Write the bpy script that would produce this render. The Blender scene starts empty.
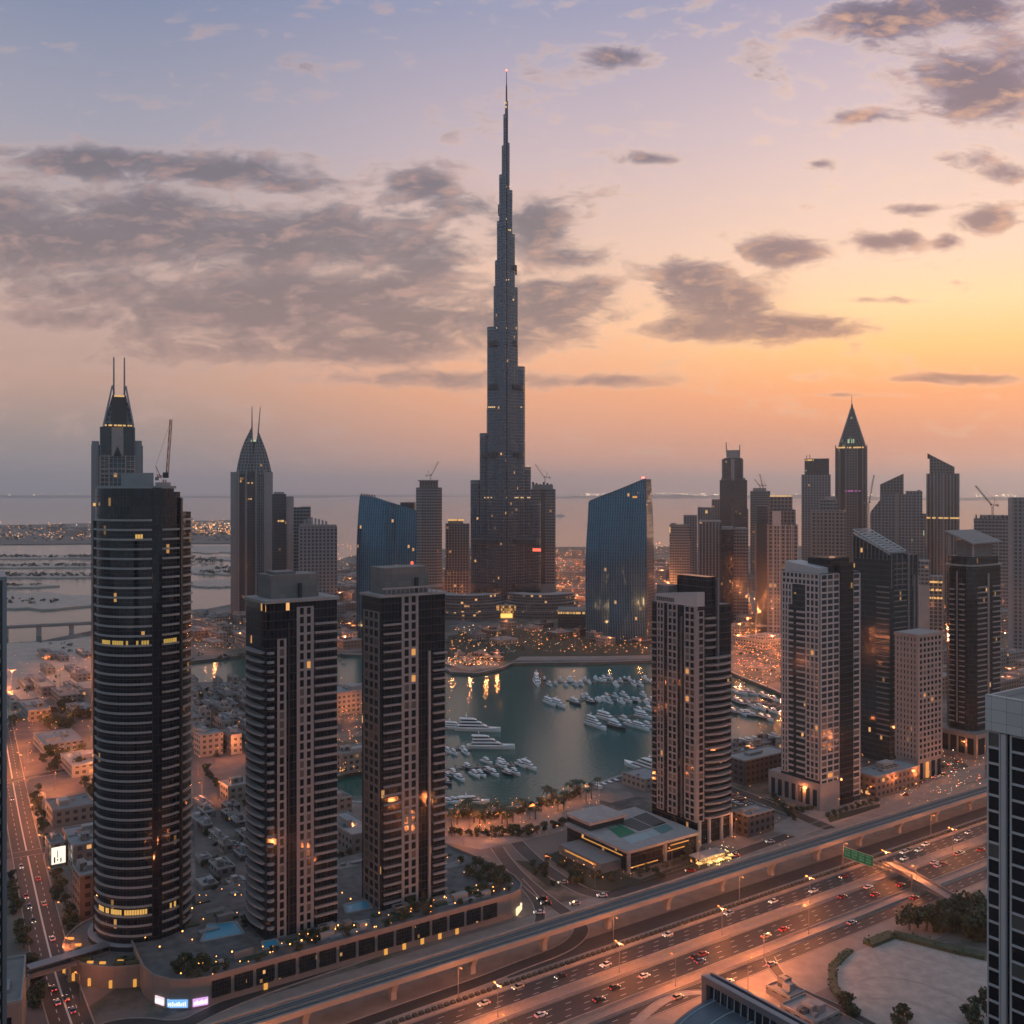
import bpy, math, random
from mathutils import Vector
from mathutils.geometry import tessellate_polygon
random.seed(7)
S = bpy.context.scene; COL = S.collection
R = math.radians
# ------------------------------------------------------------------ camera
H, F, HX, HY = 184.0, 1000.0, 512.0, 490.0      # eye height, focal length in px, principal column, horizon row
cam = bpy.data.cameras.new('camera'); co = bpy.data.objects.new('camera', cam); COL.objects.link(co)
co.location = (0, 0, H); co.rotation_euler = (R(90), 0, 0)
cam.sensor_width = 36; cam.lens = 36*F/1024; cam.shift_y = (HY-512)/1024
cam.clip_start = 1; cam.clip_end = 200000
S.camera = co
S.view_settings.view_transform = 'Standard'; S.view_settings.look = 'None'
S.view_settings.exposure = 0.22; S.view_settings.gamma = 1
S.cycles.use_denoising = True
try: S.cycles.denoiser = 'OPENIMAGEDENOISE'
except Exception: pass
S.cycles.max_bounces = 6; S.cycles.diffuse_bounces = 2; S.cycles.glossy_bounces = 3
S.cycles.transmission_bounces = 2; S.cycles.volume_bounces = 1; S.cycles.transparent_max_bounces = 4
S.cycles.caustics_reflective = False; S.cycles.caustics_refractive = False
S.cycles.sample_clamp_indirect = 4; S.cycles.use_light_tree = True

def lin(r, g, b):
    f = lambda c: (c/255/12.92 if c <= 10 else ((c/255+.055)/1.055)**2.4)
    return (f(r), f(g), f(b), 1)

# ------------------------------------------------------------------ node helper
class NT:
    def __init__(s, nt): s.nt = nt; s.n = nt.nodes; s.l = nt.links
    def put(s, sock, v):
        if hasattr(v, 'is_output'): s.l.new(v, sock)
        elif v is not None: sock.default_value = v
    def node(s, t, **k):
        n = s.n.new(t)
        for a, b in k.items(): setattr(n, a, b)
        return n
    def m(s, op, a, b=None, c=None, clamp=False):
        n = s.node('ShaderNodeMath', operation=op, use_clamp=clamp)
        s.put(n.inputs[0], a)
        if b is not None: s.put(n.inputs[1], b)
        if c is not None: s.put(n.inputs[2], c)
        return n.outputs[0]
    def mix(s, f, a, b):
        n = s.node('ShaderNodeMix', data_type='RGBA')
        s.put(n.inputs[0], f); s.put(n.inputs[6], a); s.put(n.inputs[7], b)
        return n.outputs[2]
    def ramp(s, f, stops, interp='LINEAR'):
        n = s.node('ShaderNodeValToRGB'); n.color_ramp.interpolation = interp
        e = n.color_ramp.elements
        while len(e) < len(stops): e.new(0.5)
        for x, (p, c) in zip(e, stops): x.position = p; x.color = c
        s.put(n.inputs[0], f)
        return n.outputs[0]
    def sstep(s, x, a, b):
        n = s.node('ShaderNodeMapRange', interpolation_type='SMOOTHSTEP')
        s.put(n.inputs[0], x); n.inputs[1].default_value = a; n.inputs[2].default_value = b
        return n.outputs[0]
    def noise(s, vec, scale, detail=3, rough=.5, dist=0, dim='3D'):
        n = s.node('ShaderNodeTexNoise', noise_dimensions=dim)
        if vec is not None: s.put(n.inputs['Vector'], vec)
        n.inputs['Scale'].default_value = scale; n.inputs['Detail'].default_value = detail
        n.inputs['Roughness'].default_value = rough; n.inputs['Distortion'].default_value = dist
        return n.outputs[0]
    def comb(s, x, y, z=0):
        n = s.node('ShaderNodeCombineXYZ')
        s.put(n.inputs[0], x); s.put(n.inputs[1], y); s.put(n.inputs[2], z)
        return n.outputs[0]
    def sep(s, v):
        n = s.node('ShaderNodeSeparateXYZ'); s.put(n.inputs[0], v); return n.outputs

# ------------------------------------------------------------------ world: dusk sky with banks of cloud
W = bpy.data.worlds.new('World'); S.world = W; W.use_nodes = True
w = NT(W.node_tree); w.n.clear()
SUN_AZ, SUN_EL = R(48), R(3.0)
tc = w.node('ShaderNodeTexCoord')
dx, dy, dz = w.sep(tc.outputs['Generated'])
el = w.m('DIVIDE', dz, w.m('SQRT', w.m('ADD', w.m('MULTIPLY', dx, dx), w.m('ADD', w.m('MULTIPLY', dy, dy), 1e-6))))  # tan of elevation
az = w.m('ARCTAN2', dx, dy)
e01 = w.m('DIVIDE', el, 1.0, clamp=True)
A_ = lambda *st: [(p, lin(*c)) for p, c in st]
left = w.ramp(e01, A_((0, (124,126,128)), (.05, (148,130,122)), (.10, (178,142,124)), (.17, (180,150,138)), (.25, (166,150,148)), (.34, (142,140,153)), (.48, (107,119,146)), (1, (118,140,164))))
mid = w.ramp(e01, A_((0, (214,152,122)), (.05, (212,148,116)), (.10, (226,156,112)), (.16, (230,176,138)), (.24, (210,176,158)), (.34, (181,162,166)), (.48, (137,138,161)), (1, (118,140,164))))
right = w.ramp(e01, A_((0, (232,144,104)), (.045, (216,138,98)), (.09, (244,156,92)), (.135, (252,188,112)), (.175, (250,202,148)), (.22, (236,196,168)), (.28, (217,186,171)), (.36, (194,172,174)), (.48, (152,144,164)), (1, (118,140,164))))
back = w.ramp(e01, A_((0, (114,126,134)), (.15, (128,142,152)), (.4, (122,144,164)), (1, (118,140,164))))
sky = w.mix(w.sstep(az, -.42, .06), left, mid)
sky = w.mix(w.sstep(az, .0, .40), sky, right)
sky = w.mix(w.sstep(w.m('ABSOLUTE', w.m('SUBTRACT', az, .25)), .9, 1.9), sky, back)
# clouds: soft ragged banks placed by direction (tan azimuth, tan elevation)
dyp = w.m('MAXIMUM', dy, .05)
u = w.m('DIVIDE', dx, dyp); v = w.m('DIVIDE', dz, dyp)
CL = [(90,162,70,20,.95),(215,170,90,16,.85),(285,186,50,12,.7),(40,240,110,46,1),(160,232,110,40,1),(300,240,110,38,1.05),(410,252,60,30,.9),
 (425,186,45,20,.85),(470,205,50,22,.75),(240,310,190,36,.95),(400,322,110,34,.85),(110,285,100,26,.7),(60,320,90,14,.6),(330,290,150,24,.9),(350,350,170,18,.75),(20,205,60,30,.9),(130,205,70,16,.8),(535,222,52,34,.85),(565,258,48,14,.8),
 (550,305,70,36,.95),(600,286,36,12,.7),(690,280,42,22,1),(735,300,52,26,1.05),(782,252,40,16,.95),(795,326,72,16,.95),(700,330,60,14,.7),
 (614,58,28,13,.75),(655,158,42,9,.75),(868,117,42,8,.6),(985,82,62,38,1.0),(885,22,60,28,.85),(960,8,60,24,.9),(1020,60,40,40,.7),
 (912,209,32,8,.75),(988,220,34,13,.9),(885,240,36,10,.8),(946,242,14,9,.75),(1008,172,30,13,.75),(820,165,16,6,.5),(880,300,50,5,.55),
 (590,381,80,8,.8),(960,379,80,5,.85),(430,378,130,11,.6),(200,350,170,20,.5),(850,395,60,3,.5),(500,330,60,30,.6),(760,70,40,25,.35),(970,160,40,12,.5)]
fld = None
for (cx, cy, ax, ay, wt) in CL:
    a = w.m('MULTIPLY', w.m('SUBTRACT', u, (cx-HX)/F), F/ax); b = w.m('MULTIPLY', w.m('SUBTRACT', v, (HY-cy)/F), F/ay)
    g = w.m('MULTIPLY', w.m('POWER', 2.718, w.m('MULTIPLY', w.m('ADD', w.m('MULTIPLY', a, a), w.m('MULTIPLY', b, b)), -1.0)), wt)
    fld = g if fld is None else w.m('MAXIMUM', w.m('MULTIPLY', w.m('ADD', fld, g), .62), w.m('MAXIMUM', fld, g))
cv = w.comb(w.m('MULTIPLY', u, 1.0), w.m('MULTIPLY', v, 2.4), 0)
def puff(c):
    n1 = w.noise(c, 8, 8, .6, .5); n2 = w.noise(c, 24, 7, .62, .6)
    return w.m('ADD', w.m('MULTIPLY', w.m('SUBTRACT', n1, .5), 2.5), w.m('MULTIPLY', w.m('SUBTRACT', n2, .5), 2.1))
pf = puff(cv)
pf2 = puff(w.comb(w.m('ADD', u, .014), w.m('MULTIPLY', w.m('SUBTRACT', v, .009), 2.4), 0))      # the same field a step towards the sun
soft = w.noise(cv, 5, 3, .5, .3)
dens = w.m('ADD', w.m('MULTIPLY', fld, 1.6), pf)
lit = w.m('MULTIPLY', w.m('SUBTRACT', pf, pf2), 1.5, clamp=True)
near = w.sstep(dy, .1, .3)
cmask = w.m('MULTIPLY', w.m('POWER', w.sstep(dens, .22, 1.12), .85), near)
veil = w.m('MULTIPLY', w.m('MULTIPLY', w.sstep(w.m('ADD', fld, w.m('MULTIPLY', w.m('SUBTRACT', soft, .5), 1.2)), .1, 1.0), .42), near)
rim = w.m('MULTIPLY', w.m('SUBTRACT', w.sstep(dens, .1, .5), w.sstep(dens, .45, .85)), near)
thick = w.sstep(dens, .6, 1.5)
sky = w.mix(w.m('MULTIPLY', rim, .22), sky, w.mix(w.sstep(az, -.2, .3), lin(206, 172, 158), lin(250, 212, 172)))
ccol = w.ramp(e01, A_((0, (156,124,112)), (.09, (160,126,114)), (.15, (136,114,110)), (.24, (116,106,110)), (.34, (104,100,110)), (.5, (112,104,120))))
ccol = w.mix(w.sstep(az, .0, .38), ccol, w.ramp(e01, A_((0, (190,130,100)), (.1, (180,124,100)), (.16, (150,112,104)), (.26, (142,114,114)), (.4, (112,98,112)), (.5, (98,90,106)))))
ccol = w.mix(w.m('MULTIPLY', thick, .34), ccol, lin(66, 62, 72))
glowc = w.mix(w.sstep(az, -.2, .3), lin(190, 150, 138), lin(236, 176, 132))
ccol = w.mix(w.m('MULTIPLY', lit, .5), ccol, glowc)
sky = w.mix(veil, sky, w.mix(.5, ccol, sky))
sky = w.mix(w.m('MULTIPLY', cmask, .88), sky, ccol)
# a share of physical twilight sky with the sun at the same low angle
ns = w.node('ShaderNodeTexSky', sky_type='NISHITA'); ns.sun_disc = False
ns.sun_elevation = SUN_EL; ns.sun_rotation = SUN_AZ
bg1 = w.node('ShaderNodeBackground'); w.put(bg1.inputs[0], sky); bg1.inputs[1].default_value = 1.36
bg2 = w.node('ShaderNodeBackground'); w.put(bg2.inputs[0], ns.outputs[0]); bg2.inputs[1].default_value = .05
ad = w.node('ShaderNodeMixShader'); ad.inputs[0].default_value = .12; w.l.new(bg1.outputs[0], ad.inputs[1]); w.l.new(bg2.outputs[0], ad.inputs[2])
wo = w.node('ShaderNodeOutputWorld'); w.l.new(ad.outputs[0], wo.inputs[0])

sl = bpy.data.lights.new('low_sun', 'SUN'); sl.energy = .5; sl.angle = R(14); sl.color = (1, .62, .38)
so = bpy.data.objects.new('low_sun', sl); COL.objects.link(so)
so.rotation_euler = (R(90-6), 0, R(180)-SUN_AZ)

# ------------------------------------------------------------------ mesh builder
class MB:
    def __init__(s): s.v = []; s.f = []; s.uv = []; s.mi = []
    def face(s, pts, uvs=None, m=0):
        b = len(s.v); s.v += [tuple(p) for p in pts]; s.f.append(tuple(range(b, b+len(pts))))
        s.uv.append(uvs or [(p[0], p[1]) for p in pts]); s.mi.append(m)
    def prism(s, poly, z0, z1, m=0, mt=None, top=True, bot=False, u0=0):
        n = len(poly); t = z1 if isinstance(z1, (list, tuple)) else [z1]*n
        b0 = z0 if isinstance(z0, (list, tuple)) else [z0]*n
        u = u0
        for i in range(n):
            p, q = poly[i], poly[(i+1) % n]; j = (i+1) % n
            L = math.hypot(q[0]-p[0], q[1]-p[1])
            s.face([(p[0], p[1], b0[i]), (q[0], q[1], b0[j]), (q[0], q[1], t[j]), (p[0], p[1], t[i])], [(u, b0[i]), (u+L, b0[j]), (u+L, t[j]), (u, t[i])], m)
            u += L
        if top: s.face([(p[0], p[1], t[i]) for i, p in enumerate(poly)], None, m if mt is None else mt)
        if bot: s.face([(p[0], p[1], b0[i]) for i, p in reversed(list(enumerate(poly)))], None, m if mt is None else mt)
    def box(s, x0, x1, y0, y1, z0, z1, m=0, mt=None):
        s.prism([(x0, y0), (x1, y0), (x1, y1), (x0, y1)], z0, z1, m, mt, True, True)
    def loft(s, rings, m=0, cap=True, mt=None):
        for a, b in zip(rings, rings[1:]):
            n = len(a); u = 0
            for i in range(n):
                j = (i+1) % n; L = (Vector(a[j])-Vector(a[i])).length
                s.face([a[i], a[j], b[j], b[i]], [(u, a[i][2]), (u+L, a[j][2]), (u+L, b[j][2]), (u, b[i][2])], m); u += L
        if cap:
            s.face(rings[-1], None, m if mt is None else mt); s.face(list(reversed(rings[0])), None, m if mt is None else mt)
    def tube(s, p, q, r0, r1=None, n=6, m=0, cap=True):
        p, q = Vector(p), Vector(q); r1 = r0 if r1 is None else r1
        a = (q-p).normalized(); h = Vector((0, 0, 1)) if abs(a.z) < .9 else Vector((1, 0, 0))
        e = a.cross(h).normalized(); f = a.cross(e)
        ra = []; rb = []
        for i in range(n):
            t = -2*math.pi*i/n; o = e*math.cos(t)+f*math.sin(t)
            ra.append(tuple(p+o*r0)); rb.append(tuple(q+o*r1))
        s.loft([ra, rb], m, cap)
    def lathe(s, prof, n=16, m=0, cx=0, cy=0):
        s.loft([[(cx+r*math.cos(2*math.pi*i/n), cy+r*math.sin(2*math.pi*i/n), z) for i in range(n)] for r, z in prof], m)
    def bar(s, p, q, wd, ht, m=0):
        "box of width wd and height ht along the segment p-q (p, q at its bottom)"
        p, q = Vector(p), Vector(q); a = Vector((q.x-p.x, q.y-p.y, 0)).normalized(); e = Vector((-a.y, a.x, 0))*wd/2
        up = Vector((0, 0, ht))
        ra = [p-e, p+e, p+e+up, p-e+up]; rb = [q-e, q+e, q+e+up, q-e+up]
        s.loft([[tuple(x) for x in reversed(ra)], [tuple(x) for x in reversed(rb)]], m)
    def mesh(s, name, mats):
        me = bpy.data.meshes.new(name); me.from_pydata(s.v, [], s.f)
        for mt in (mats if isinstance(mats, (list, tuple)) else [mats]): me.materials.append(mt)
        lay = me.uv_layers.new(name='UVMap')
        flat = [c for f in s.uv for q in f for c in q]
        lay.data.foreach_set('uv', flat)
        me.polygons.foreach_set('material_index', s.mi)
        me.validate(); me.update()
        return me
    def build(s, name, mats, parent=None, loc=(0, 0, 0), rz=0):
        return link(name, s.mesh(name, mats), parent, loc, rz)
def link(name, me, parent=None, loc=(0, 0, 0), rz=0):
    o = bpy.data.objects.new(name, me); COL.objects.link(o)
    if parent: o.parent = parent
    o.location = loc; o.rotation_euler = (0, 0, rz)
    return o
LABELS = {}
def tag(o, label, cat, group=None, kind=None):
    o['label'] = label; o['category'] = cat
    if group: o['group'] = group
    if kind: o['kind'] = kind
    return o
def thing(name, label, cat, loc=(0, 0, 0), rz=0, group=None):
    return tag(link(name, None, None, loc, rz), label, cat, group)
def struct(name, mb, mats, kind='structure'):
    o = mb.build(name, mats); o['kind'] = kind; return o
def copy_tree(o, parent=None, loc=None, rz=None, label=None, group=None):
    c = o.copy(); COL.objects.link(c)
    if parent: c.parent = parent
    if loc is not None: c.location = loc
    if rz is not None: c.rotation_euler = (0, 0, rz)
    if label: c['label'] = label
    if group: c['group'] = group
    for k in list(KIDS.get(o.name, [])): copy_tree_kid(k, c)
    return c
KIDS = {}
def copy_tree_kid(k, parent):
    c = k.copy(); COL.objects.link(c); c.parent = parent
    for kk in list(KIDS.get(k.name, [])): copy_tree_kid(kk, c)
def remember(o):
    "note the children of a prototype once, so that copying is fast"
    KIDS[o.name] = [c for c in bpy.data.objects if c.parent == o]
    for c in KIDS[o.name]: remember(c)
def nth(i):
    return ['first','second','third','fourth','fifth','sixth','seventh','eighth','ninth','tenth','eleventh','twelfth','thirteenth','fourteenth','fifteenth','sixteenth','seventeenth','eighteenth','nineteenth','twentieth'][i-1] if i <= 20 else f'{i}{"st" if i%10==1 else "nd" if i%10==2 else "rd" if i%10==3 else "th"}'

# ------------------------------------------------------------------ where a pixel of the photograph stands
ANG = R(55); D = (math.sin(ANG), math.cos(ANG)); N = (-math.cos(ANG), math.sin(ANG)); YAW = math.atan2(D[1], D[0])
def G(px, py, z=0):
    Y = (H-z)*F/(py-HY); return ((px-HX)/F*Y, Y)
def TS(px, py, z=0):
    x, y = G(px, py, z); return (x*D[0]+y*D[1], x*N[0]+y*N[1])
def HW(t, s, z=0): return (D[0]*t+N[0]*s, D[1]*t+N[1]*s, z)
def AT(px, py, Y): return ((px-HX)/F*Y, Y, H-(py-HY)/F*Y)
def ext(P, dv, px):
    k = (px-HX)/F; return (k*P[1]-P[0])/(dv[0]-k*dv[1])

# ------------------------------------------------------------------ materials
MATS = {}
def mat(name, col, rough=.7, metal=0, noise=None, spec=.5, bump=0):
    if name in MATS: return MATS[name]
    m = bpy.data.materials.new(name); m.use_nodes = True; t = NT(m.node_tree); b = t.n['Principled BSDF']
    b.inputs['Roughness'].default_value = rough; b.inputs['Metallic'].default_value = metal; b.inputs['Specular IOR Level'].default_value = spec
    c = (*col, 1)
    if noise:
        sc, amt = noise
        g = t.node('ShaderNodeTexCoord'); nz = t.noise(g.outputs['Object'], sc, 6, .6)
        f = t.m('ADD', t.m('MULTIPLY', t.m('SUBTRACT', nz, .5), amt*2.6), 1)
        vm = t.node('ShaderNodeVectorMath', operation='SCALE'); vm.inputs[0].default_value = col; t.put(vm.inputs['Scale'], f)
        t.l.new(vm.outputs[0], b.inputs['Base Color'])
        if bump:
            bp = t.node('ShaderNodeBump'); bp.inputs['Strength'].default_value = bump; t.l.new(nz, bp.inputs['Height']); t.l.new(bp.outputs[0], b.inputs['Normal'])
    else: b.inputs['Base Color'].default_value = c
    MATS[name] = m; return m
def glow(name, col, st):
    if name in MATS: return MATS[name]
    m = bpy.data.materials.new(name); m.use_nodes = True; b = m.node_tree.nodes['Principled BSDF']
    b.inputs['Base Color'].default_value = (*[c*.5 for c in col], 1); b.inputs['Emission Color'].default_value = (*col, 1); b.inputs['Emission Strength'].default_value = st
    MATS[name] = m; return m
def facade(name, frame, glass, cw, fh, fw=.2, fv=.25, lit=.02, warm=(1, .5, .17), st=1.6, rough=.08, frame_rough=.7, var=.5, spec=.5, band=None, metal=0):
    "window grid laid in metres over the UV of a wall: frame, glass, and a few rooms with the light on"
    if name in MATS: return MATS[name]
    m = bpy.data.materials.new(name); m.use_nodes = True; t = NT(m.node_tree); b = t.n['Principled BSDF']
    uvn = t.node('ShaderNodeUVMap'); x, y, _ = t.sep(uvn.outputs[0])
    U = t.m('DIVIDE', x, cw); V = t.m('DIVIDE', y, fh)
    fu = t.m('FRACT', U); fvv = t.m('FRACT', V)
    isf = t.m('MAXIMUM', t.m('LESS_THAN', fu, fw), t.m('LESS_THAN', fvv, fv))
    oi = t.node('ShaderNodeObjectInfo')
    wn = t.node('ShaderNodeTexWhiteNoise', noise_dimensions='3D')
    t.l.new(t.comb(t.m('FLOOR', U), t.m('FLOOR', V), t.m('MULTIPLY', oi.outputs['Random'], 77)), wn.inputs[0])
    r1, r2, r3 = t.sep(wn.outputs[1])
    gl = t.mix(t.m('MULTIPLY', r2, var), (*glass, 1), (*[c*2.2+.01 for c in glass], 1))
    g = t.node('ShaderNodeTexCoord'); nz = t.noise(g.outputs['Object'], .12, 4, .6)
    fr = t.mix(t.m('MULTIPLY', nz, .7), (*frame, 1), (*[c*.62 for c in frame], 1))
    if band:
        bb = t.m('LESS_THAN', t.m('FRACT', t.m('DIVIDE', y, band[0])), band[1])
        gl = t.mix(bb, gl, (*[c*.5 for c in frame], 1))
    t.l.new(t.mix(isf, gl, fr), b.inputs['Base Color'])
    t.l.new(t.m('ADD', t.m('MULTIPLY', isf, frame_rough-rough), rough), b.inputs['Roughness'])
    b.inputs['Specular IOR Level'].default_value = spec; b.inputs['Metallic'].default_value = metal; st = st*.6
    # lit rooms: more of them in clumps
    cl = t.noise(t.comb(x, y, t.m('MULTIPLY', oi.outputs['Random'], 300)), .03, 2)
    thr = t.m('SUBTRACT', 1, t.m('MULTIPLY', t.sstep(cl, .35, .75), lit*2.4))
    on = t.m('MULTIPLY', t.m('GREATER_THAN', r1, thr), t.m('SUBTRACT', 1, isf))
    b.inputs['Emission Color'].default_value = (*warm, 1)
    t.l.new(t.m('MULTIPLY', on, t.m('MULTIPLY', t.m('ADD', r3, .25), st)), b.inputs['Emission Strength'])
    MATS[name] = m; return m

M_conc = mat('concrete_pinkish', (.29, .262, .248), .8, noise=(.15, .25))
M_conc2 = mat('concrete_grey', (.26, .25, .25), .85, noise=(.2, .2))
M_white = mat('white_cladding', (.55, .50, .49), .6, noise=(.1, .1))
M_beam = mat('grey_metal', (.2, .21, .23), .4, .6)
M_dark = mat('dark_metal', (.03, .032, .036), .4)
M_glassd = mat('dark_window_glass', (.009, .013, .018), .1, spec=.45)
M_glassb = mat('teal_window_glass', (.02, .035, .045), .12, spec=.6)
M_warm = glow('lit_window', (1, .45, .12), .5)
M_roof = mat('roof_felt', (.2, .18, .17), .9, noise=(.3, .25))
M_roofp = mat('roof_pale', (.34, .29, .27), .9, noise=(.2, .2))
def asphalt():
    m = bpy.data.materials.new('asphalt'); m.use_nodes = True; t = NT(m.node_tree); b = t.n['Principled BSDF']
    g = t.node('ShaderNodeTexCoord'); x, y, z = t.sep(g.outputs['Object'])
    al = t.m('ADD', t.m('MULTIPLY', x, D[0]), t.m('MULTIPLY', y, D[1])); ac = t.m('ADD', t.m('MULTIPLY', x, N[0]), t.m('MULTIPLY', y, N[1]))
    st = t.noise(t.comb(t.m('MULTIPLY', al, .012), t.m('MULTIPLY', ac, .9)), 1, 4, .6); pt = t.noise(g.outputs['Object'], .09, 5, .65); fn = t.noise(g.outputs['Object'], 1.2, 3)
    f = t.m('ADD', t.m('MULTIPLY', st, .9), t.m('ADD', t.m('MULTIPLY', pt, .7), t.m('MULTIPLY', fn, .4)))
    t.l.new(t.ramp(t.m('MULTIPLY', f, .5), [(.32, (.014, .0135, .0135, 1)), (.5, (.031, .030, .0295, 1)), (.68, (.058, .054, .052, 1))]), b.inputs['Base Color']); b.inputs['Roughness'].default_value = .7
    MATS['asphalt'] = m; return m
M_asph = asphalt()
M_pave = mat('pink_paving', (.235, .20, .175), .85, noise=(.12, .4))
M_sand = mat('bare_sand', (.42, .325, .265), .95, noise=(.06, .3))
M_paint = mat('road_paint', (.56, .52, .48), .7)
M_rail = mat('concrete_barrier', (.29, .25, .22), .8, noise=(.3, .3))
M_leaf = mat('leaf', (.045, .062, .030), .7, noise=(.6, .5))
M_leaf2 = mat('dry_leaf', (.075, .078, .040), .75, noise=(.6, .5))
M_bark = mat('bark', (.12, .085, .06), .9)
M_hull = mat('boat_white', (.84, .82, .81), .3)
M_deckw = mat('boat_deck', (.5, .42, .34), .6)
M_wood = mat('pontoon_boards', (.22, .17, .14), .85, noise=(.8, .2))
M_pool = mat('pool_water', (.04, .30, .42), .3, spec=.25)
M_pole = mat('lamp_post_metal', (.26, .22, .2), .5, .4)
M_lamp = glow('sodium_lamp', (1, .34, .07), 1.3)
M_lampw = glow('yellow_lamp', (1, .66, .22), 20)
# ------------------------------------------------------------------ water, land, islands, far shore
def flat(name, polys, z, m, kind='structure', px=True):
    mb = MB()
    for p in polys:
        q = [G(*a) for a in p] if px else p
        tri = tessellate_polygon([[Vector((*a, 0)) for a in q]])
        for t in tri:
            a, b, c = [Vector((*q[i], 0)) for i in t]
            if (b-a).cross(c-a).z < 0: t = (t[0], t[2], t[1])
            mb.face([(*q[i], z) for i in t])
    return struct(name, mb, m, kind)

def water_mat():
    m = bpy.data.materials.new('sea_water'); m.use_nodes = True; t = NT(m.node_tree); b = t.n['Principled BSDF']
    g = t.node('ShaderNodeTexCoord')
    x, y, z = t.sep(g.outputs['Object'])
    nz = t.noise(g.outputs['Object'], .01, 3)
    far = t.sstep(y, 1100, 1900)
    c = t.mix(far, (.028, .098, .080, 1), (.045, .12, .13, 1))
    t.l.new(c, b.inputs['Base Color']); b.inputs['Roughness'].default_value = .14; b.inputs['Specular IOR Level'].default_value = .27
    n1 = t.noise(t.comb(t.m('MULTIPLY', x, .35), t.m('MULTIPLY', y, .22)), 1, 4, .65)
    bp = t.node('ShaderNodeBump'); bp.inputs['Strength'].default_value = .30; bp.inputs['Distance'].default_value = .5
    t.l.new(n1, bp.inputs['Height']); t.l.new(bp.outputs[0], b.inputs['Normal'])
    return m
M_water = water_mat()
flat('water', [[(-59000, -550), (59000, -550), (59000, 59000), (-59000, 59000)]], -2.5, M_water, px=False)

def land_mat():
    m = bpy.data.materials.new('city_ground'); m.use_nodes = True; t = NT(m.node_tree); b = t.n['Principled BSDF']
    g = t.node('ShaderNodeTexCoord'); o = g.outputs['Object']
    vr = t.node('ShaderNodeTexVoronoi'); vr.inputs['Scale'].default_value = .03; t.l.new(o, vr.inputs['Vector'])
    r1, r2, r3 = t.sep(vr.outputs['Color'])
    nz = t.noise(o, .05, 6, .65); nz2 = t.noise(o, .006, 3)
    c = t.ramp(r1, [(0, (.05, .05, .05, 1)), (.3, (.13, .11, .10, 1)), (.5, (.24, .185, .155, 1)), (.65, (.055, .06, .04, 1)), (.85, (.16, .13, .12, 1))], 'CONSTANT')
    c = t.mix(t.sstep(nz, .42, .62), c, (.17, .135, .115, 1))
    c = t.mix(t.m('MULTIPLY', t.sstep(nz2, .5, .7), .6), c, (.07, .075, .05, 1))
    t.l.new(c, b.inputs['Base Color']); b.inputs['Roughness'].default_value = .9
    return m
M_land = land_mat()
outer_px = [(1500, 548), (1100, 547), (900, 546), (700, 546), (560, 547), (470, 548), (400, 551), (350, 556), (300, 574), (262, 592), (232, 604), (190, 612), (150, 622), (95, 630), (40, 641), (-60, 648), (-400, 660)]
outer = [(-3500, -500), (4500, -500), (4500, 3100)] + [G(*p) for p in outer_px] + [(-3500, 900)]
lake_px = [(190, 661), (245, 655), (340, 654), (410, 656), (440, 664), (452, 672), (478, 673), (500, 668), (512, 663), (600, 662), (660, 660), (712, 662), (740, 676), (775, 690), (800, 702), (815, 716), (800, 735), (745, 742), (700, 752), (655, 766), (612, 779), (585, 790), (560, 799), (520, 807), (470, 810), (430, 810), (380, 805), (330, 800), (322, 780), (350, 772), (392, 768), (402, 735), (396, 700), (365, 690), (330, 683), (245, 682), (190, 683)]
lake = [G(*p) for p in lake_px]
mb = MB()
tri = tessellate_polygon([[Vector((*p, 0)) for p in outer], [Vector((*p, 0)) for p in lake]])
allp = outer+lake
for t in tri:
    a, b, c = [Vector((*allp[i], 0)) for i in t]
    if (b-a).cross(c-a).z < 0: t = (t[0], t[2], t[1])
    mb.face([(*allp[i], 0) for i in t])
for ring in (outer, lake):
    for p, q in zip(ring, ring[1:]+ring[:1]): mb.face([(*p, -4), (*q, -4), (*q, 0), (*p, 0)])
struct('ground', mb, M_land)
# quay edge round the basin
mb = MB()
for p, q in zip(lake, lake[1:]+lake[:1]): mb.bar((*p, -.2), (*q, -.2), 2.2, .75)
struct('quay_kerb', mb, M_conc)

def island(name, px, m=M_sand, z=.2):
    mb = MB(); q = [G(*p) for p in px]
    if sum(a[0]*b[1]-b[0]*a[1] for a, b in zip(q, q[1:]+q[:1])) < 0: q.reverse()
    mb.prism(q, -4, z); o = struct(name, mb, m); return o
def lens(x0, x1, y, h, n=14, seed=0):
    rr = random.Random(seed); up = []; dn = []
    for i in range(n+1):
        f = i/n; k = math.sin(math.pi*min(1, max(0, f)))**.4
        x = x0+(x1-x0)*f
        up.append((x, y-h*k*(.8+.4*rr.random()))); dn.append((x, y+h*k*(.8+.4*rr.random())))
    return up+dn[::-1][1:-1]
M_isl = mat('island_ground', (.11, .095, .08), .95, noise=(.01, .4))
island('island', [(-500, 530), (-100, 527), (60, 524), (130, 522), (232, 520), (300, 523), (330, 530), (240, 543), (95, 543.5), (40, 544), (-100, 545), (-500, 546)], M_isl)
for i, (x0, x1, y, h) in enumerate([(-300, 130, 557, 1.6), (-300, 132, 565.5, 2.4), (-300, 134, 575, 3), (-300, 60, 585.5, 2.6), (150, 260, 549, 3.5), (188, 262, 570, 4.2), (186, 250, 583, 3.5), (200, 300, 558, 2.2)]):
    island('island', lens(x0, x1, y, h, seed=i))
island('island', lens(-80, 110, 601, 8, seed=21))
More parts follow.
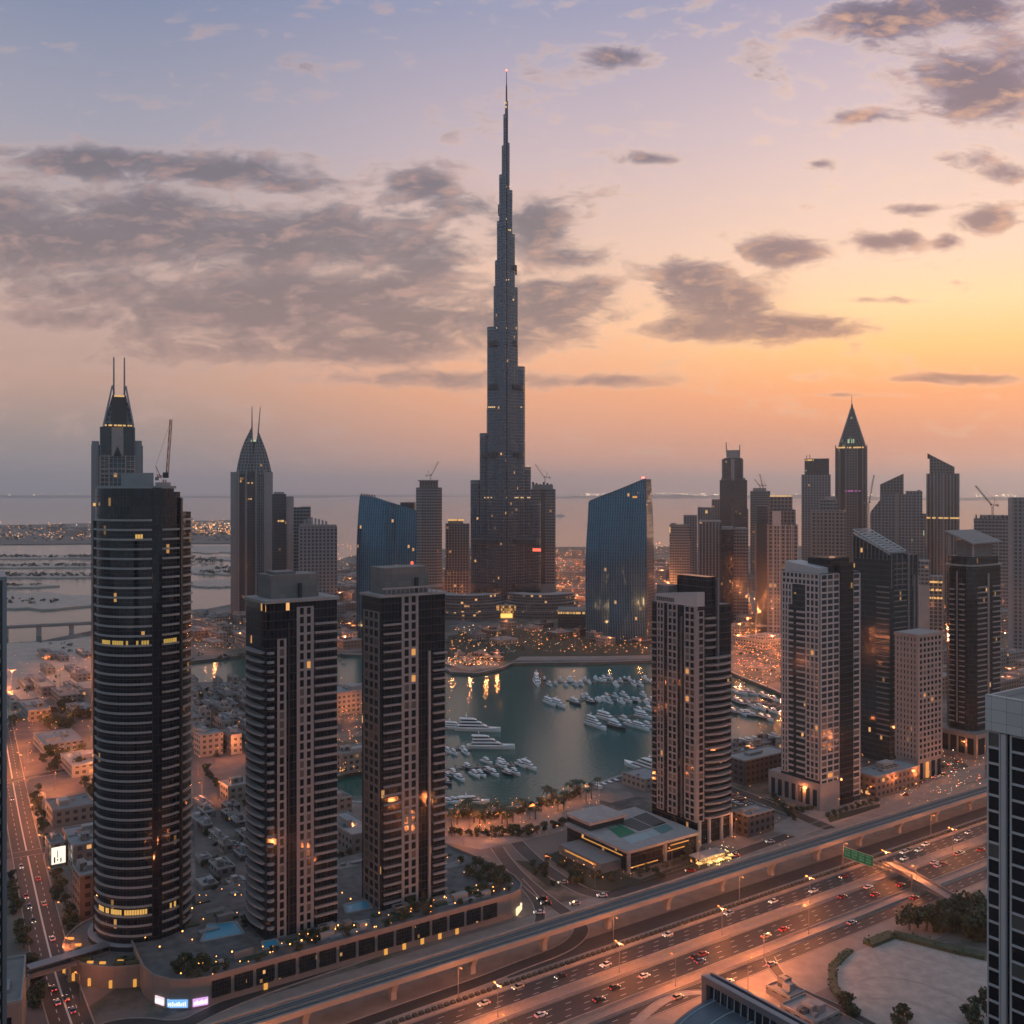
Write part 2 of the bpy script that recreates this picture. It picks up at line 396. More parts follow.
# far shore strip beyond the sea
M_far = mat('far_shore_ground', (.06, .06, .065), .95)
mb = MB()
for (xa, xb, yy, zz) in [(-700, 330, 497.6, 70), (180, 480, 496.6, 40), (540, 900, 498, 90), (860, 1500, 500, 60)]:
    Y = H*F/(yy-HY); n = 40; pts = []
    for i in range(n+1):
        f = i/n; X = ((xa+(xb-xa)*f)-HX)/F*Y
        pts.append((X, Y+300*math.sin(i*1.7)))
    poly = pts+[(p[0], p[1]+2500) for p in reversed(pts)]
    hs = [zz*(.35+.65*random.random())*min(1, 4*min(i, n-i)/n+.1) for i in range(n+1)]
    mb.prism(poly, -4, hs+[h*.8 for h in reversed(hs)])
struct('far_shore', mb, M_far)

# sand, lawns and pavements
flat('sand_flat', [[(-80, 648), (60, 641), (140, 629), (170, 650), (150, 690), (70, 688), (0, 722), (-80, 750)]], .25, M_sand)
M_lawn = mat('dark_lawn', (.028, .034, .020), .95, noise=(.05, .6))
flat('lawn', [[(445, 655), (448, 636), (500, 628), (560, 630), (650, 645), (650, 656), (600, 658), (520, 659), (500, 662), (475, 665)]], .3, M_lawn)
flat('promenade', [[(505, 667), (515, 661), (600, 660.5), (660, 658.5), (660, 655.5), (600, 656.5), (520, 657)], [(440, 663), (470, 671), (498, 667), (498, 661), (470, 662)]], .45, M_pave)
flat('plaza', [[(430, 812), (470, 812), (520, 809), (560, 801), (600, 790), (600, 815), (560, 832), (520, 842), (480, 850), (430, 840)]], .2, M_pave)
flat('plaza', [[(765, 830), (800, 812), (860, 800), (905, 790), (940, 776), (985, 762), (985, 778), (900, 806), (850, 822), (800, 838)]], .2, M_pave)

# ------------------------------------------------------------------ roads
def strip(name, t0, t1, s0, s1, z, m, n=1):
    mb = MB()
    for i in range(n):
        a, b = t0+(t1-t0)*i/n, t0+(t1-t0)*(i+1)/n
        mb.face([HW(a, s0, z), HW(b, s0, z), HW(b, s1, z), HW(a, s1, z)])
    return struct(name, mb, m)
T0, T1 = -60, 1500
strip('verge', T0, T1, 236, 349, .04, M_pave)
strip('service_road', T0, T1, 257.9, 266.0, .10, M_asph)
strip('carriageway', T0, T1, 271.8, 285.6, .10, M_asph)
strip('carriageway', T0, T1, 291.6, 302.6, .10, M_asph)
strip('slip_road', 215, T1, 309.2, 318, .10, M_asph)
def ribbon(name, pts, wd, z, m, px=True, kerb=True):
    q = [Vector((*(G(*p) if px else p), 0)) for p in pts]
    # smooth
    for _ in range(2):
        r = [q[0]]
        for a, b in zip(q, q[1:]): r += [a*.75+b*.25, a*.25+b*.75]
        r.append(q[-1]); q = r
    L = []; Rr = []
    for i, p in enumerate(q):
        d = (q[min(i+1, len(q)-1)]-q[max(i-1, 0)]).normalized(); e = Vector((-d.y, d.x, 0))*wd/2
        L.append(p+e); Rr.append(p-e)
    mb = MB()
    for i in range(len(q)-1): mb.face([(*Rr[i].xy, z), (*Rr[i+1].xy, z), (*L[i+1].xy, z), (*L[i].xy, z)])
    o = struct(name, mb, m)
    if kerb:
        mb = MB()
        for side in (L, Rr):
            for a, b in zip(side, side[1:]): mb.bar((*a.xy, -.05), (*b.xy, -.05), .5, z+.18)
        struct('kerb', mb, M_rail)
    return q
ribbon('road', [(497, 848), (506, 861), (520, 877), (542, 896), (567, 914), (583, 927), (577, 940), (558, 952), (527, 963), (480, 982), (400, 1010), (330, 1035)], 6.5, .13, M_asph)
ribbon('road', [(512, 838), (531, 858), (555, 876), (574, 887), (592, 895), (613, 896), (650, 884), (700, 867), (760, 846), (800, 832), (850, 814), (900, 797), (960, 776), (1040, 750)], 7.5, .17, M_asph)
ribbon('road', [(518, 880), (530, 893), (539, 906), (541, 918), (536, 932)], 4.5, .21, M_asph)
ribbon('road', [(830, 829), (800, 816.5), (766, 803), (732, 790), (690, 774), (650, 762)], 9, .25, M_asph)
ribbon('road', [(1100, 800), (930, 722), (860, 690), (790, 662), (735, 644), (690, 630), (640, 618)], 16, .3, M_asph)
bl = ribbon('boulevard', [(84, 1060), (58, 985), (44, 930), (33, 880), (24, 840), (16, 800), (9, 760), (4, 730), (-6, 690)], 13.5, .14, M_asph)
ribbon('road', [(-40, 866), (30, 853), (75, 846), (100, 843)], 8, .18, M_asph)
ribbon('road', [(-30, 790), (40, 775), (95, 765), (200, 745)], 8, .18, M_asph)
ribbon('road', [(80, 1075), (95, 1030), (130, 1022), (180, 1028), (210, 1012), (250, 995), (330, 968), (400, 945)], 6.5, .22, M_asph)
# curved ramp by the sand lot
ribbon('ramp', [(769, 957), (778, 975), (800, 992), (835, 1006), (880, 1030)], 4.2, .16, M_asph)
ribbon('ramp', [(768, 1004), (700, 990), (660, 1000), (620, 1040)], 3.2, .16, M_rail)
# markings
mb = MB()
def dash(t, s, L=2.6, wd=.22, z=.118): mb.face([HW(t, s-wd/2, z), HW(t+L, s-wd/2, z), HW(t+L, s+wd/2, z), HW(t, s+wd/2, z)])
for lanes in ([260.6, 263.3], [275.2, 278.7, 282.2], [294.3, 297.0, 299.8]):
    for k, s in enumerate(lanes):
        t = 20+k*2.7
        while t < 900: dash(t, s); t += 8.5
for s in (258.3, 265.6, 272.2, 285.2, 292.0, 302.2):
    dash(T0, s, 1100, .16)
for a, b in zip(bl, bl[1:]):
    dd = (b-a); L = dd.length; e = dd.normalized(); nn = Vector((-e.y, e.x, 0))
    for off in (-3.2, 3.2):
        k = 0
        while k < L: 
            p = a+e*k+nn*off; q = p+e*min(2.6, L-k); wv = nn*.14
            mb.face([(*(p-wv).xy, .158), (*(q-wv).xy, .158), (*(q+wv).xy, .158), (*(p+wv).xy, .158)]); k += 8
    p = a; wv = nn*.35
    mb.face([(*(a-wv).xy, .158), (*(b-wv).xy, .158), (*(b+wv).xy, .158), (*(a+wv).xy, .158)])
o = struct('road_marking', mb, M_paint)
# central and side reserves with low concrete walls
M_hatch = mat('reserve_paving', (.26, .20, .165), .85, noise=(.4, .2))
for (s0, s1) in ((285.6, 291.6), (266.0, 271.8), (302.6, 307.6)):
    mb = MB()
    a = [HW(T0, s0), HW(T1, s0), HW(T1, s1), HW(T0, s1)]
    mb.prism([(p[0], p[1]) for p in a], 0, .22); struct('central_reserve', mb, M_hatch)
def barrier(s, t0, t1, z, h, label):
    mb = MB(); mb.bar(HW(t0, s, z), HW(t1, s, z), .45, h)
    mb.bar(HW(t0, s, z), HW(t1, s, z), .8, .3)
    tag(mb.build('crash_barrier', M_rail), label, 'barrier', 'crash barriers of the highway')
barrier(285.9, T0, 1100, .2, .95, 'low concrete barrier on the near edge of the widest central reserve of the highway')
barrier(291.3, T0, 1100, .2, .95, 'low concrete barrier on the far edge of the widest central reserve of the highway')
barrier(266.3, T0, 1100, .2, .95, 'low concrete barrier between the service road and the paved reserve beside it')
barrier(271.5, T0, 1100, .2, .95, 'low concrete barrier on the near edge of the nearer carriageway')
barrier(302.9, T0, 1100, .2, .95, 'low concrete barrier on the far edge of the farther carriageway')
mb = MB(); t = 0
while t < 620:
    mb.bar(HW(t, 305.2, .2), HW(t+1.6, 305.2, .2), 1.6, 1.0); t += 2.6
o = mb.build('hedge', mat('clipped_hedge', (.055, .05, .035), .9, noise=(1.5, .4))); tag(o, 'low dark clipped hedge planted in blocks along the far edge of the highway', 'hedge')

# sand lot with hedge border, lower right
lot = [(838, 985), (836, 968), (852, 953), (895, 938), (925, 946), (960, 955), (1000, 965), (1080, 985), (1080, 1060), (900, 1060), (858, 1018)]
flat('sand_lot', [lot], .12, mat('pale_lot_sand', (.36, .31, .27), .95, noise=(.22, .38)))
M_track = mat('tyre_track', (.315, .272, .238), .95, noise=(.3, .4))
for pts in ([(850, 985), (880, 975), (930, 985), (985, 1010)], [(858, 1000), (900, 998), (950, 1016), (985, 1040)]): ribbon('tyre_track', pts, 1.6, .14, M_track, kerb=False)
def hedge(pts, wd, ht, label, m):
    mb = MB(); rr = random.Random(len(pts)); q = [Vector((*G(*p), 0)) for p in pts]
    for a, b in zip(q, q[1:]):
        n = max(2, int((b-a).length/1.5))
        for i in range(n):
            p = a.lerp(b, i/n)
            for k in range(5):
                c = p+Vector((rr.uniform(-wd/2, wd/2), rr.uniform(-wd/2, wd/2), rr.uniform(.2, ht)))
                leafcard(mb, c, rr, rr.uniform(.5, 1.1))
        mb.bar((*a.xy, 0), (*b.xy, 0), wd*.8, ht*.7)
    tag(mb.build('hedge', m), label, 'hedge')
def leafcard(mb, c, rr, s):
    a = Vector((rr.gauss(0, 1), rr.gauss(0, 1), rr.gauss(0, .8))).normalized(); h = Vector((rr.gauss(0, 1), rr.gauss(0, 1), rr.gauss(0, 1)))
    e = a.cross(h).normalized(); f = a.cross(e)
    mb.face([c-e*s*.5-f*s*.35, c+e*s*.5-f*s*.35, c+e*s*.35+f*s*.4, c-e*s*.35+f*s*.4])
hedge([(856, 1016), (834, 990), (832, 968), (850, 951)], 3.6, 1.4, 'curved dark hedge along the left edge of the sand lot', M_leaf)
hedge([(868, 946), (893, 936), (925, 944), (955, 952), (985, 958)], 6, 2.2, 'broad dark hedge along the back of the sand lot under the tall trees', M_leaf)

# ------------------------------------------------------------------ air
def haze(dens):
    mb = MB(); mb.box(-60000, 60000, -900, 60000, -6, 900)
    m = bpy.data.materials.new('air'); m.use_nodes = True; t = NT(m.node_tree); t.n.clear()
    pv = t.node('ShaderNodeVolumePrincipled'); pv.inputs['Color'].default_value = (.96, .97, 1, 1)
    pv.inputs['Density'].default_value = dens; pv.inputs['Anisotropy'].default_value = .6
    out = t.node('ShaderNodeOutputMaterial'); t.l.new(pv.outputs[0], out.inputs['Volume'])
    o = mb.build('haze', m); o['kind'] = 'stuff'
haze(5.5e-5)

flat('district_ground', [[(0, 690), (60, 686), (110, 690), (112, 850), (100, 900), (84, 940), (40, 800), (16, 760)], [(190, 690), (262, 690), (262, 800), (246, 880), (196, 890)]], .08, mat('district_paving', (.13, .105, .092), .9, noise=(.08, .6)))
flat('lawn', [[(546, 856), (575, 846), (600, 868), (640, 880), (690, 862), (720, 852), (722, 858), (650, 882), (612, 892), (590, 890)], [(515, 861), (530, 862), (556, 884), (548, 887)], [(766, 798), (806, 812), (800, 814.5), (760, 800)], [(826, 817), (880, 804), (880, 808), (830, 823)]], .3, M_lawn)
# ------------------------------------------------------------------ towers: shared builders
class Tower:
    """a tower on the street grid: local x runs along the right-hand face, local y along the left-hand face, origin at the near corner"""
    def __init__(s, name, label, pxl, pxc, pxr, base, z0=0, group=None, cat='tower'):
        s.P = G(pxc, base, z0); s.z0 = z0
        s.L = abs(ext(s.P, D, pxr)); s.W = abs(ext(s.P, N, pxl))
        s.root = thing(name, label, cat, (s.P[0], s.P[1], 0), YAW, group)
        s.panes = {}; s.nb = 0
    def z(s, py): return H-(py-HY)*s.P[1]/F
    def part(s, name, mb, m, label=None, loc=(0, 0, 0), rz=0):
        o = mb.build(name, m, s.root, loc, rz)
        if label: o['label'] = label
        return o
    def core(s, z1, m, z0=None, inset=0, name='wall', mt=None):
        mb = MB(); i = inset
        mb.prism([(i, i), (s.L-i, i), (s.L-i, s.W-i), (i, s.W-i)], s.z0 if z0 is None else z0, z1, 0, 1)
        return s.part(name, mb, [m, mt or M_roof])
    def xf(s, face, L=None):
        if face == 'R': return lambda u, o, z: (u, -o, z)
        if face == 'L': return lambda u, o, z: (-o, u, z)
        if face == 'E': return lambda u, o, z: (s.L+o, u, z)
    def fbox(s, mb, face, u0, u1, o0, o1, z0, z1, m=0):
        f = s.xf(face); a = f(u0, o0, 0); b = f(u1, o1, 0)
        mb.box(min(a[0], b[0]), max(a[0], b[0]), min(a[1], b[1]), max(a[1], b[1]), z0, z1, m)
    def put(s, face, u, z):
        f = s.xf(face); p = f(u, 0, z); return p, (0 if face == 'R' else R(-90))
    def pane(s, face, u, z, w_, h_, m):
        s.panes.setdefault((round(w_, 2), round(h_, 2), m.name), []).append((face, u, z))
    def grid(s, face, u0, u1, n, z0, z1, fh, m, fw=.9, fhh=1.3, depth=.5, gm=None, lit=.008, name='facade_frame', skip=None):
        "punched wall: a projecting frame with one pane in each opening"
        mb = MB(); cw = (u1-u0-fw)/n; rows = max(1, int((z1-z0)/fh+.5)); fh = (z1-z0)/rows
        for i in range(n+1):
            a = u0+i*cw; s.fbox(mb, face, a, a+fw, -.25, depth, z0, z1)
        for r in range(rows+1):
            za = z0+r*fh-(fhh/2 if r else 0); zb = z0+r*fh+(fhh/2 if r < rows else 0)
            for i in range(n):
                a = u0+i*cw+fw; s.fbox(mb, face, a, a+cw-fw, -.25, depth-.06, za, zb)
        for r in range(rows):
            for i in range(n):
                g = gm or M_glassd
                q_ = random.random()
                if q_ < lit: g = M_warm
                elif q_ > .86: g = M_curt
                s.pane(face, u0+fw+i*cw+(cw-fw)/2, z0+(r+.5)*fh, cw-fw, fh-fhh, g)
        return s.part(name, mb, m)
    def balconies(s, face, u0, u1, z0, z1, fh, m, depth=1.5, hh=1.15, bow=0, rail=None, every=None):
        rows = max(1, int((z1-z0)/fh+.5)); fh = (z1-z0)/rows; wd = u1-u0; mb = MB(); k = 8 if bow else 1
        pts = [(-wd/2, .2)]
        for i in range(k+1):
            x = -wd/2+wd*i/k; pts.append((x, -depth-bow*(1-(2*x/wd)**2)))
        pts.append((wd/2, .2))
        mb.prism(pts, 0, hh, 0, 0, True, True)
        me = mb.mesh('balcony', m)
        for r in range(rows):
            p, rz = s.put(face, (u0+u1)/2, z0+r*fh)
            link('balcony', me, s.root, p, rz)
            s.nb += 1
    def fin(s, face, u0, u1, z0, z1, m, depth=.6, name='pier'):
        mb = MB(); s.fbox(mb, face, u0, u1, -.2, depth, z0, z1); return s.part(name, mb, m)
    def finish(s):
        flatl = []
        for (w_, h_, mn), L in s.panes.items():
            for (face, u, z) in L:
                p = s.xf(face)(u, 0, z); x = s.P[0]+p[0]*D[0]+p[1]*N[0]; y = s.P[1]+p[0]*D[1]+p[1]*N[1]
                flatl.append((math.dist((x, y, z), (0, 0, H)), w_, h_, mn, face, u, z))
        flatl.sort(); meshes = {}
        rest = MB(); rm = []
        for i, (d, w_, h_, mn, face, u, z) in enumerate(flatl):
            if i < 100:
                k = (w_, h_, mn)
                if k not in meshes:
                    mb = MB(); mb.box(-w_/2, w_/2, -.12, .15, -h_/2, h_/2); meshes[k] = mb.mesh('window', MATS[mn])
                p, rz = s.put(face, u, z); link('window', meshes[k], s.root, p, rz)
            else:
                if mn not in rm: rm.append(mn)
                s.fbox(rest, face, u-w_/2, u+w_/2, -.15, .12, z-h_/2, z+h_/2, rm.index(mn))
        if rest.f:
            o = s.part('glazing', rest, [MATS[x] for x in rm]); o['kind'] = 'stuff'

GL = lambda name, **k: facade(name, (.030, .033, .038), (.006, .010, .015), 1.6, 3.5, .09, .10, .004, st=1.1, **k)
M_core = GL('dark_curtain_wall')
M_coreb = facade('teal_curtain_wall', (.040, .050, .056), (.010, .026, .034), 1.8, 3.6, .10, .16, .012, st=1.2)
M_fr = mat('precast_pink', (.27, .245, .238), .75, noise=(.2, .15))
M_plant = facade('plant_wall', (.125, .115, .108), (.15, .135, .127), 3.2, 2.6, .035, .04, 0, rough=.8, var=.2)
M_curt = mat('curtained_window', (.085, .08, .072), .35)
M_frd = mat('precast_brown', (.20, .18, .172), .75, noise=(.2, .15))
M_frw = mat('precast_white', (.40, .38, .375), .7, noise=(.15, .12))

# ---- two slender towers on the long podium
def slab_tower(name, label, pxl, pxc, pxr, base, top, mech, spec):
    T = Tower(name, label, pxl, pxc, pxr, base, 9.7)
    return T
# tower with bowed balconies (second from the left)
T = Tower('residential_tower', 'slim dark residential tower with bowed left balconies and two separate pink window strips', 246, 266, 337, 941, 9.7)
zt = T.z(604); L, Wd = T.L, T.W; fh = (zt-4-12)/35
T.core(zt, M_core)
T.balconies('L', 1.5, Wd-2, 14, zt-16, fh, M_fr, 1.0, .8, bow=1.6)
T.balconies('R', .3, L*.10, 14, zt-16, fh, M_fr, 1.0, .8, bow=.9)
T.grid('R', L*.15, L*.275, 1, 9.7, zt-14, fh, M_fr, 1.0, .9, .35)
T.fin('R', L*.30, L*.315, 9.7, zt-8, M_dark, .5)
T.grid('R', L*.42, L*.66, 2, 9.7, zt-2, fh, M_fr, 1.3, .95, .35)
T.balconies('R', L*.67, L-.2, 14, zt-6, fh, M_fr, 1.2, .8)
mb = MB(); mb.prism([(-.8, -.8), (L+.8, -.8), (L+.8, Wd+.8), (-.8, Wd+.8)], zt, zt+1.2); T.part('parapet', mb, M_conc)
mb = MB(); mb.box(L*.12, L*.80, Wd*.2, Wd*.85, zt+1.2, zt+10.5); mb.box(L*.2, L*.5, Wd*.3, Wd*.7, zt+10.5, zt+11.6); T.part('plant_room', mb, M_plant)
mb = MB(); mb.box(L*.50, L*.54, Wd*.14, Wd*.2, zt+1.2, zt+7); T.part('vent_slot', mb, M_dark)
T.finish()

# tower with a central window strip and stacked balconies (third from the left)
T = Tower('residential_tower', 'slim dark residential tower with a thin pale fin, right end of the long podium', 362, 381, 445, 911, 9.7)
zt = T.z(598); L, Wd = T.L, T.W; fh = (zt-6-12)/33
T.core(zt, M_core)
T.grid('L', 1, Wd-2, 3, 9.7, zt-6, fh, M_frd, 1.2, 1.1, .35)
T.balconies('R', 1, L*.30, 12, zt-8, fh, M_fr, 1.0, .75)
T.grid('R', L*.31, L*.57, 2, 9.7, zt+.4, fh, M_fr, 1.3, .95, .35)
T.fin('R', L*.72, L*.755, 9.7, zt-24, M_fr, .9)
T.balconies('R', L*.80, L+.6, 12, zt-22, fh, M_fr, 1.2, .75)
mb = MB(); mb.prism([(-.8, -.8), (L+.8, -.8), (L+.8, Wd+.8), (-.8, Wd+.8)], zt, zt+1.0); T.part('parapet', mb, M_conc)
mb = MB()
for i in range(12): mb.box(L*.08+i*L*.07, L*.09+i*L*.07, -.3, 0, zt+1, zt+3.2)
mb.box(L*.02, L*.98, -.4, .4, zt+3.2, zt+4); T.part('roof_pergola', mb, M_conc)
mb = MB(); mb.box(L*.10, L*.78, Wd*.15, Wd*.9, zt+1, zt+12); T.part('plant_room', mb, M_plant)
mb = MB(); mb.box(L*.56, L*.61, Wd*.10, Wd*.15, zt+1, zt+7.5); T.part('vent_slot', mb, M_dark)
T.finish()

# ---- round dark tower, far left of the front row
def round_tower():
    cx, cy, Rr, z0 = -148.0, 403, 18.3, 5
    t = thing('round_tower', 'round dark glass tower ringed by pale floor bands, with a crane on top', 'tower', (cx, cy, 0), math.atan2(-cy, -cx))
    # local +x looks at the camera; angle a grows towards the picture's right
    def arc(a0, a1, r, n): return [(r*math.cos(R(a0+(a1-a0)*i/n)), r*math.sin(R(a0+(a1-a0)*i/n))) for i in range(n+1)]
    def sector(a0, a1, z0_, z1, name, m, r=Rr):
        mb = MB(); p = arc(a0, a1, r, max(6, int((a1-a0)/6)))
        if a1-a0 < 359: p.append((0, 0))
        else: p = p[:-1]
        mb.prism(p, z0_, z1, 0, 1); mb.build(name, [m, M_roof], t)
    m = facade('round_curtain_wall', (.034, .038, .043), (.007, .010, .015), 1.35, 3.7, .10, .07, .007, warm=(1, .5, .15), st=.6)
    sector(-110, 36, z0, 184.6, 'wall', m); sector(36, 47, z0, 183.3, 'side_wall', m, Rr-.3); sector(47, 250, z0, 175.2, 'rear_wall', m, Rr-.5)
    def band(a0, a1, r):
        mb = MB(); o = arc(a0, a1, r, 14); i_ = arc(a1, a0, Rr-.9, 14); mb.prism(o+i_, 0, .75, 0, 0, True, True); return mb.mesh('floor_band', M_conc)
    k = 0; items = []
    b1, b2, b3, b4 = band(-84, 8, Rr+.55), band(20, 43, Rr+.55), band(49, 74, Rr+.5), band(-88, -70, Rr+1.5)
    for f in range(44):
        z = 12+f*3.72
        if z < 172 or f % 2: items.append((z, b1))
        if z < 170: items.append((z, b2))
        if z < 174: items.append((z, b3))
    items = items[:]
    for i, (z, me) in enumerate(items):
        if i < 100: link('floor_band', me, t, (0, 0, z))
    mb = MB()
    for (z, me) in items[100:]:
        a0, a1 = {b1.name: (-88, 8), b2.name: (20, 43), b3.name: (49, 74)}[me.name]
        mb.prism(arc(a0, a1, Rr+.75, 14)+arc(a1, a0, Rr-.9, 14), z, z+.75, 0, 0, True, True)
    o = mb.build('upper_floor_band', M_conc, t); o['kind'] = 'stuff'
    # glossy vertical slot
    mb = MB(); mb.prism(arc(9, 19, Rr+.35, 4)+arc(19, 9, Rr-.5, 4), z0, 184.9); mb.build('glass_slot', facade('slot_glass', (.02, .022, .026), (.006, .009, .014), 2.2, 3.7, .06, .05, .01, st=.6, rough=.06), t)
    for a in (44.5, -89):
        mb = MB(); mb.prism(arc(a, a+3, Rr+.9, 2)+arc(a+3, a, Rr-.5, 2), z0, 172 if a < 0 else 181); mb.build('pier', M_dark, t)
    # bands with the lights on
    for (a0, a1, z) in ((-66, 6, 20.4), (24, 40, 20.4), (-58, 5, 124), (22, 42, 124), (-20, 4, 165)):
        mb = MB(); n = int((a1-a0)/3)
        for i in range(n):
            if random.random() < .28: continue
            p = arc(a0+i*3+.3, a0+i*3+2.7, Rr+.12, 1)+arc(a0+i*3+2.7, a0+i*3+.3, Rr-.2, 1); mb.prism(p, z, z+1.9)
        mb.build('lit_window_row', glow('lit_floor', (1, .58, .15), .5) if z != 124 else glow('lit_window_pale', (.8, .5, .11), .4), t)
    mb = MB(); mb.prism(arc(-80, 40, Rr-.2, 20)+arc(40, -80, Rr-.7, 20), 184.6, 185.6); mb.build('parapet', M_conc2, t)
    mb = MB(); a = arc(-40, 14, 13.5, 8); mb.prism(a+arc(14, -40, 5, 8), 184.6, [190.5+.25*i/8 for i in range(9)]+[189.8]*9); mb.build('plant_room', M_conc2, t)
    mb = MB(); mb.prism(arc(15, 40, 15, 6)+[(4, 4)], 183.5, 187); mb.build('roof_stair_head', M_conc, t)
    mb = MB(); mb.prism(arc(-180, 179.9, Rr+3, 40)[:-1], 3, 9.4, 0, 1); mb.build('plinth', [M_glassb, M_conc2], t)
round_tower()

def crane(name, label, base, mast, jib_len, jib_az, jib_el, col, k=1.0, counter=9):
    t = thing(name, label, 'crane', base, jib_az, 'cranes on the unfinished towers')
    m = mat('crane_'+col, dict(red=(.30, .08, .05), grey=(.12, .11, .11), yellow=(.36, .24, .06))[col], .6)
    def lattice(p, q, wd, n):
        mb = MB(); p = Vector(p); q = Vector(q); a = (q-p).normalized(); e = a.cross(Vector((0, 1, 0))).normalized()*wd/2; f = Vector((0, wd/2, 0))
        for sx, sy in ((1, 1), (1, -1), (-1, 1), (-1, -1)): mb.tube(p+e*sx+f*sy, q+e*sx+f*sy, .16*k, n=4)
        for i in range(n):
            c0 = p.lerp(q, i/n); c1 = p.lerp(q, (i+1)/n); sg = 1 if i % 2 else -1
            mb.tube(c0+e*sg+f, c1-e*sg+f, .11*k, n=3); mb.tube(c0+e*sg-f, c1-e*sg-f, .11*k, n=3); mb.tube(c0+e+f*sg, c1+e-f*sg, .11*k, n=3)
        return mb
    lattice((0, 0, 0), (0, 0, mast), 1.7*k, max(3, int(mast/2.5))).build('mast', m, t)
    c, s_ = math.cos(jib_el), math.sin(jib_el)
    lattice((1, 0, mast+1), (1+jib_len*c, 0, mast+1+jib_len*s_), 1.3*k, max(6, int(jib_len/3))).build('jib', m, t)
    lattice((-1, 0, mast+1), (-counter, 0, mast+1.6), 1.4*k, 4).build('counter_jib', m, t)
    mb = MB(); mb.box(-counter-.9*k, -counter+.9*k, -.9*k, .9*k, mast-.6*k, mast+1.6*k); mb.build('counterweight', M_conc2, t)
    mb = MB(); mb.box(-.2, 2, -2.4*k, -.8, mast+.6, mast+2.8); mb.build('cab', M_dark, t)
    mb = MB(); mb.tube((-1.5, 0, mast+1), (-3.5, 0, mast+9*k), .22*k, n=4); mb.tube((-3.5, 0, mast+9*k), (1+jib_len*c, 0, mast+1+jib_len*s_), .09*k, n=3); mb.tube((-3.5, 0, mast+9*k), (-counter, 0, mast+1.6), .09*k, n=3); mb.build('stay', m, t)
x, y, z = AT(164.5, 490, 399)
crane('tower_crane', 'red lattice crane with a steep jib on top of the round dark tower', (x, y, 184.2), 4, 23, R(0), R(86), 'red', .6, 3)

# ---- corner tower beside the basin
T = Tower('corner_tower', 'gridded basin tower with curved balconies on its right side and a dark roof blade', 652, 697, 731, 846, 0)
zt = T.z(607); L, Wd = T.L, T.W; fh = 3.65; zb = 12
T.core(zt, M_core)
T.grid('L', Wd*.03, Wd*.27, 2, zb, zt, fh, M_fr, 1.0, 1.05, .3, lit=.01)
T.fin('L', -.3, Wd*.035, zb, zt, M_fr, .8)
T.fin('L', Wd*.31, Wd*.33, zb, zt-6, M_beam, .8)
T.grid('L', Wd*.42, Wd*.64, 2, zb, zt, fh, M_fr, 1.0, 1.05, .3)
T.grid('L', Wd*.72, Wd*.88, 2, zb, zt, fh, M_fr, .85, 1.05, .3)
T.balconies('L', Wd*.895, Wd-.2, zb+2, zt-8, fh, M_frd, .9, .8)
T.grid('R', .4, L*.20, 1, zb, zt-2, fh, M_fr, .85, 1.05, .3)
T.balconies('R', L*.22, L*.97, zb+1, zt-24, fh, M_fr, 1.1, .9, bow=2.2)
T.balconies('R', L*.22, L*.52, zt-22, zt-3, fh, M_fr, 1.1, .9, bow=1.0)
T.fin('R', L*.53, L*.58, zt-34, zt+14, M_beam, 1.6, 'roof_blade_edge')
mb = MB(); mb.prism([(L*.30, .4), (L*.56, .4), (L*.56, Wd*.66), (L*.30, Wd*.66)], zt, zt+15); T.part('roof_blade', mb, [M_core])
mb = MB(); mb.prism([(0, 0), (L*.22, 0), (L*.22, Wd*.92), (0, Wd*.92)], zt, [zt+7.5, zt+7.5, zt+4.5, zt+4.5]); T.part('roof_parapet', mb, M_frw)
mb = MB()
for i in range(9): T.fbox(mb, 'L', Wd*.50+i*Wd*.045, Wd*.53+i*Wd*.045, -.3, .12, zt+.9, zt+3.1)
T.part('vent_slot', mb, M_dark)
mb = MB(); mb.box(L*.22, L*.9, Wd*.3, Wd*.9, zt, zt+4); mb.box(L*.1, L*.4, Wd*.7, Wd*.97, zt+4, zt+9); T.part('plant_room', mb, M_plant)
for u in (.02, .30, .66, .95):
    mb = MB(); mb.box(L*u, L*u+1.3, -1.3, 0, 0, zb+1); T.part('column', mb, M_frw)
T.finish()

# ---- pale tower right of it on a podium
T = Tower('pale_tower', 'broad white gridded tower with a dark recess in its left face and a glass strip', 781, 820, 860, 811, 0)
zt = T.z(574); L, Wd = T.L, T.W; fh = 3.55; zb = 17
T.core(zt, M_coreb)
T.grid('L', .3, Wd*.36, 3, zb, zt-19, fh, M_frw, 1.0, 1.05, .32, gm=M_glassb)
T.grid('L', .3, Wd*.98, 9, zt-7, zt, 3.6, M_frw, 1.0, 1.3, .35, gm=M_glassb)
T.grid('L', .3, Wd*.36, 3, zt-19, zt-7, fh, M_frw, 1.0, 1.05, .33, gm=M_glassb)
T.grid('L', Wd*.70, Wd*.98, 3, zt-19, zt-7, fh, M_frw, 1.0, 1.05, .33, gm=M_glassb)
T.balconies('L', Wd*.37, Wd*.58, zb+1, zt-20, fh, M_frw, .8, 1.0)
T.grid('L', Wd*.80, Wd*.98, 2, zb, zt-19, fh, M_frw, 1.0, 1.05, .32, gm=M_glassb)
T.balconies('L', Wd*.67, Wd*.79, zb+1, zt-20, fh, M_frw, .8, 1.0)
T.grid('R', .2, L*.48, 3, 3, zt-.3, fh, M_frw, 1.0, 1.05, .32, gm=M_glassb)
T.grid('R', L*.80, L, 1, 3, zt-1, fh, M_frw, 1.0, 1.05, .32, gm=M_glassb)
